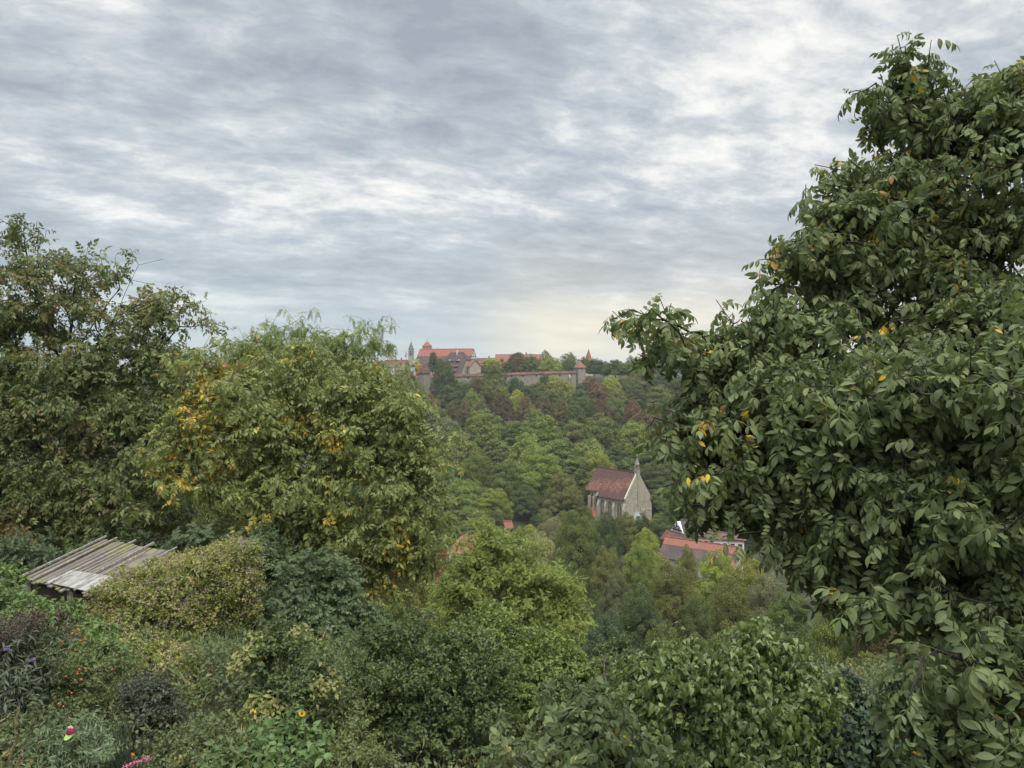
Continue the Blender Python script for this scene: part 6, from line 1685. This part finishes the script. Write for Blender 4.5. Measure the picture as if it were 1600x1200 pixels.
# ---- shrub with pale folded leaves
tb = gpt(1120, 9.4)
plant('mulberry_shrub', 'wide shrub with shiny drooping folded leaves, bottom right of centre', 'shrub', [(1000, 1060, 9.6, 50, 36), (1070, 1040, 9.8, 60, 40), (1010, 1110, 9.4, 50, 50), (1090, 1100, 9.3, 70, 50), (1170, 1010, 9.8, 56, 36), (1150, 1050, 9.6, 60, 46), (1230, 1040, 9.6, 46, 50), (1180, 1110, 9.2, 70, 50), (1260, 1100, 9.3, 40, 60), (1040, 1170, 9, 60, 36), (1130, 1170, 8.9, 60, 36), (1220, 1170, 9, 60, 36), (1190, 975, 10, 30, 18)],
      1750, HEART, M_LIND, tb, [[tb, P(1110, 1180, 9.3), P(1090, 1100, 9.4), P(1060, 1050, 9.6)], [tb, P(1140, 1160, 9.3), P(1180, 1060, 9.5), P(1190, 1010, 9.8)], [tb, P(1180, 1160, 9.3), P(1240, 1080, 9.4)]], per=9, shoot=.32, sc=.083, rt=.0032, step=.24, droop=1.0, seed=25, part_names=('stems', 'foliage'), shell=.65, jit=.5)
tb = gpt(1330, 9.6)
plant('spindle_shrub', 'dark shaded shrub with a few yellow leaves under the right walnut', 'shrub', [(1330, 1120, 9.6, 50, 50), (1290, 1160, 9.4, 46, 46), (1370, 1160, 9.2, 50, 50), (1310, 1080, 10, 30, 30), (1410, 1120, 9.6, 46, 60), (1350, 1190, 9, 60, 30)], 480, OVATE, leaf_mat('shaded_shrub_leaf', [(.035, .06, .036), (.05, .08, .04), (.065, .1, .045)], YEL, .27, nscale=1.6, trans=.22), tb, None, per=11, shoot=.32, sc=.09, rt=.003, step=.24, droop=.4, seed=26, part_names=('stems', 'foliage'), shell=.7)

# ---- brambles and weeds between the shrubs
for i, (lab, bl, n_, mt_, tm_, sc_) in enumerate((
    ('tangled low weeds in front of the purple-brown bush', [(300, 1150, 10, 50, 24), (330, 1180, 9.4, 60, 24), (260, 1180, 9.2, 50, 20), (290, 1200, 8.8, 60, 18), (350, 1130, 10.6, 40, 20)], 420, M_WEED, OVATE_LO, .06),
    ('bramble thicket between the privet and the plum shrub', [(545, 1110, 11.4, 36, 36), (550, 1150, 10.8, 50, 30), (520, 1180, 10, 60, 24), (580, 1190, 10, 60, 24)], 420, M_ROSE, OVATE_LO, .065),
    ('dark nettles in the shade under the clematis', [(350, 1120, 12.4, 36, 20), (396, 1030, 13.2, 20, 24), (396, 1070, 12.4, 20, 26)], 260, M_ASH, OVATE_LO, .08),
    ('brambles filling the gap between the hazel and the walnut sapling', [(790, 1190, 9.8, 40, 24), (900, 1090, 11, 60, 30), (980, 1020, 12, 40, 26)], 420, M_PLUM, OVATE_LO, .075),
    ('olive green weeds left of the rose bush', [(60, 1120, 10, 40, 24), (20, 1140, 9.4, 40, 26), (40, 1180, 8.8, 40, 26), (0, 1190, 8, 40, 30)], 300, M_WEED, OVATE_LO, .07))):
    q_ = bl[0]; tb = gpt(q_[0], q_[2])
    plant('bramble', lab, 'shrub', bl, n_, tm_, mt_, tb, None, per=11, shoot=.26, sc=sc_, rt=.0025, step=.22, droop=.3, seed=60 + i, part_names=('stems', 'foliage'), shell=.7, smooth=False, jit=.5, up=.4)

# ---- low growth over the garden ground
def undergrowth():
    r_ = np.random.default_rng(77); n = 200000
    y = r_.uniform(4.5, 21, n); x = r_.uniform(-1, 1, n) * (y * .72 + .5)
    dens = .5 + .5 * np.sin(x * 1.9 + 1) * np.sin(y * 1.3)
    k = r_.uniform(0, 1, n) < (.35 + .65 * dens) * np.where((x > -2.2) & (y > 7), .3, 1.0); x, y = x[k], y[k]; n = len(x)
    hgt = (.12 + .5 * (np.sin(x * 2.3 + y) * np.cos(y * 1.7 - x * .7) * .5 + .5)) * r_.uniform(0, 1, n) ** .7
    p_ = np.stack([x, y, HT(x, y) + hgt], 1)
    f_ = unit(r_.normal(size=(n, 3)) + np.array([0, -.1, .1])); nr = r_.normal(size=(n, 3)) * .5 + np.array([0, 0, 1.])
    acc = Acc(); half = int(n * .8)
    acc.scatter(*OVATE_LO[0], p_[:half], frames(f_[:half], nr[:half]), .085 * r_.uniform(.5, 1.4, half))
    f2 = unit(f_[half:] * .6 + np.array([0, 0, 1.0])); acc.scatter(*blade_low(1.0, .12, .2, .5), p_[half:], frames(f2, r_.normal(size=(n - half, 3))), .22 * r_.uniform(.5, 1.3, n - half))
    tag(link('undergrowth', acc.mesh('undergrowth', [M_WEED], False)), kind='stuff')


undergrowth()
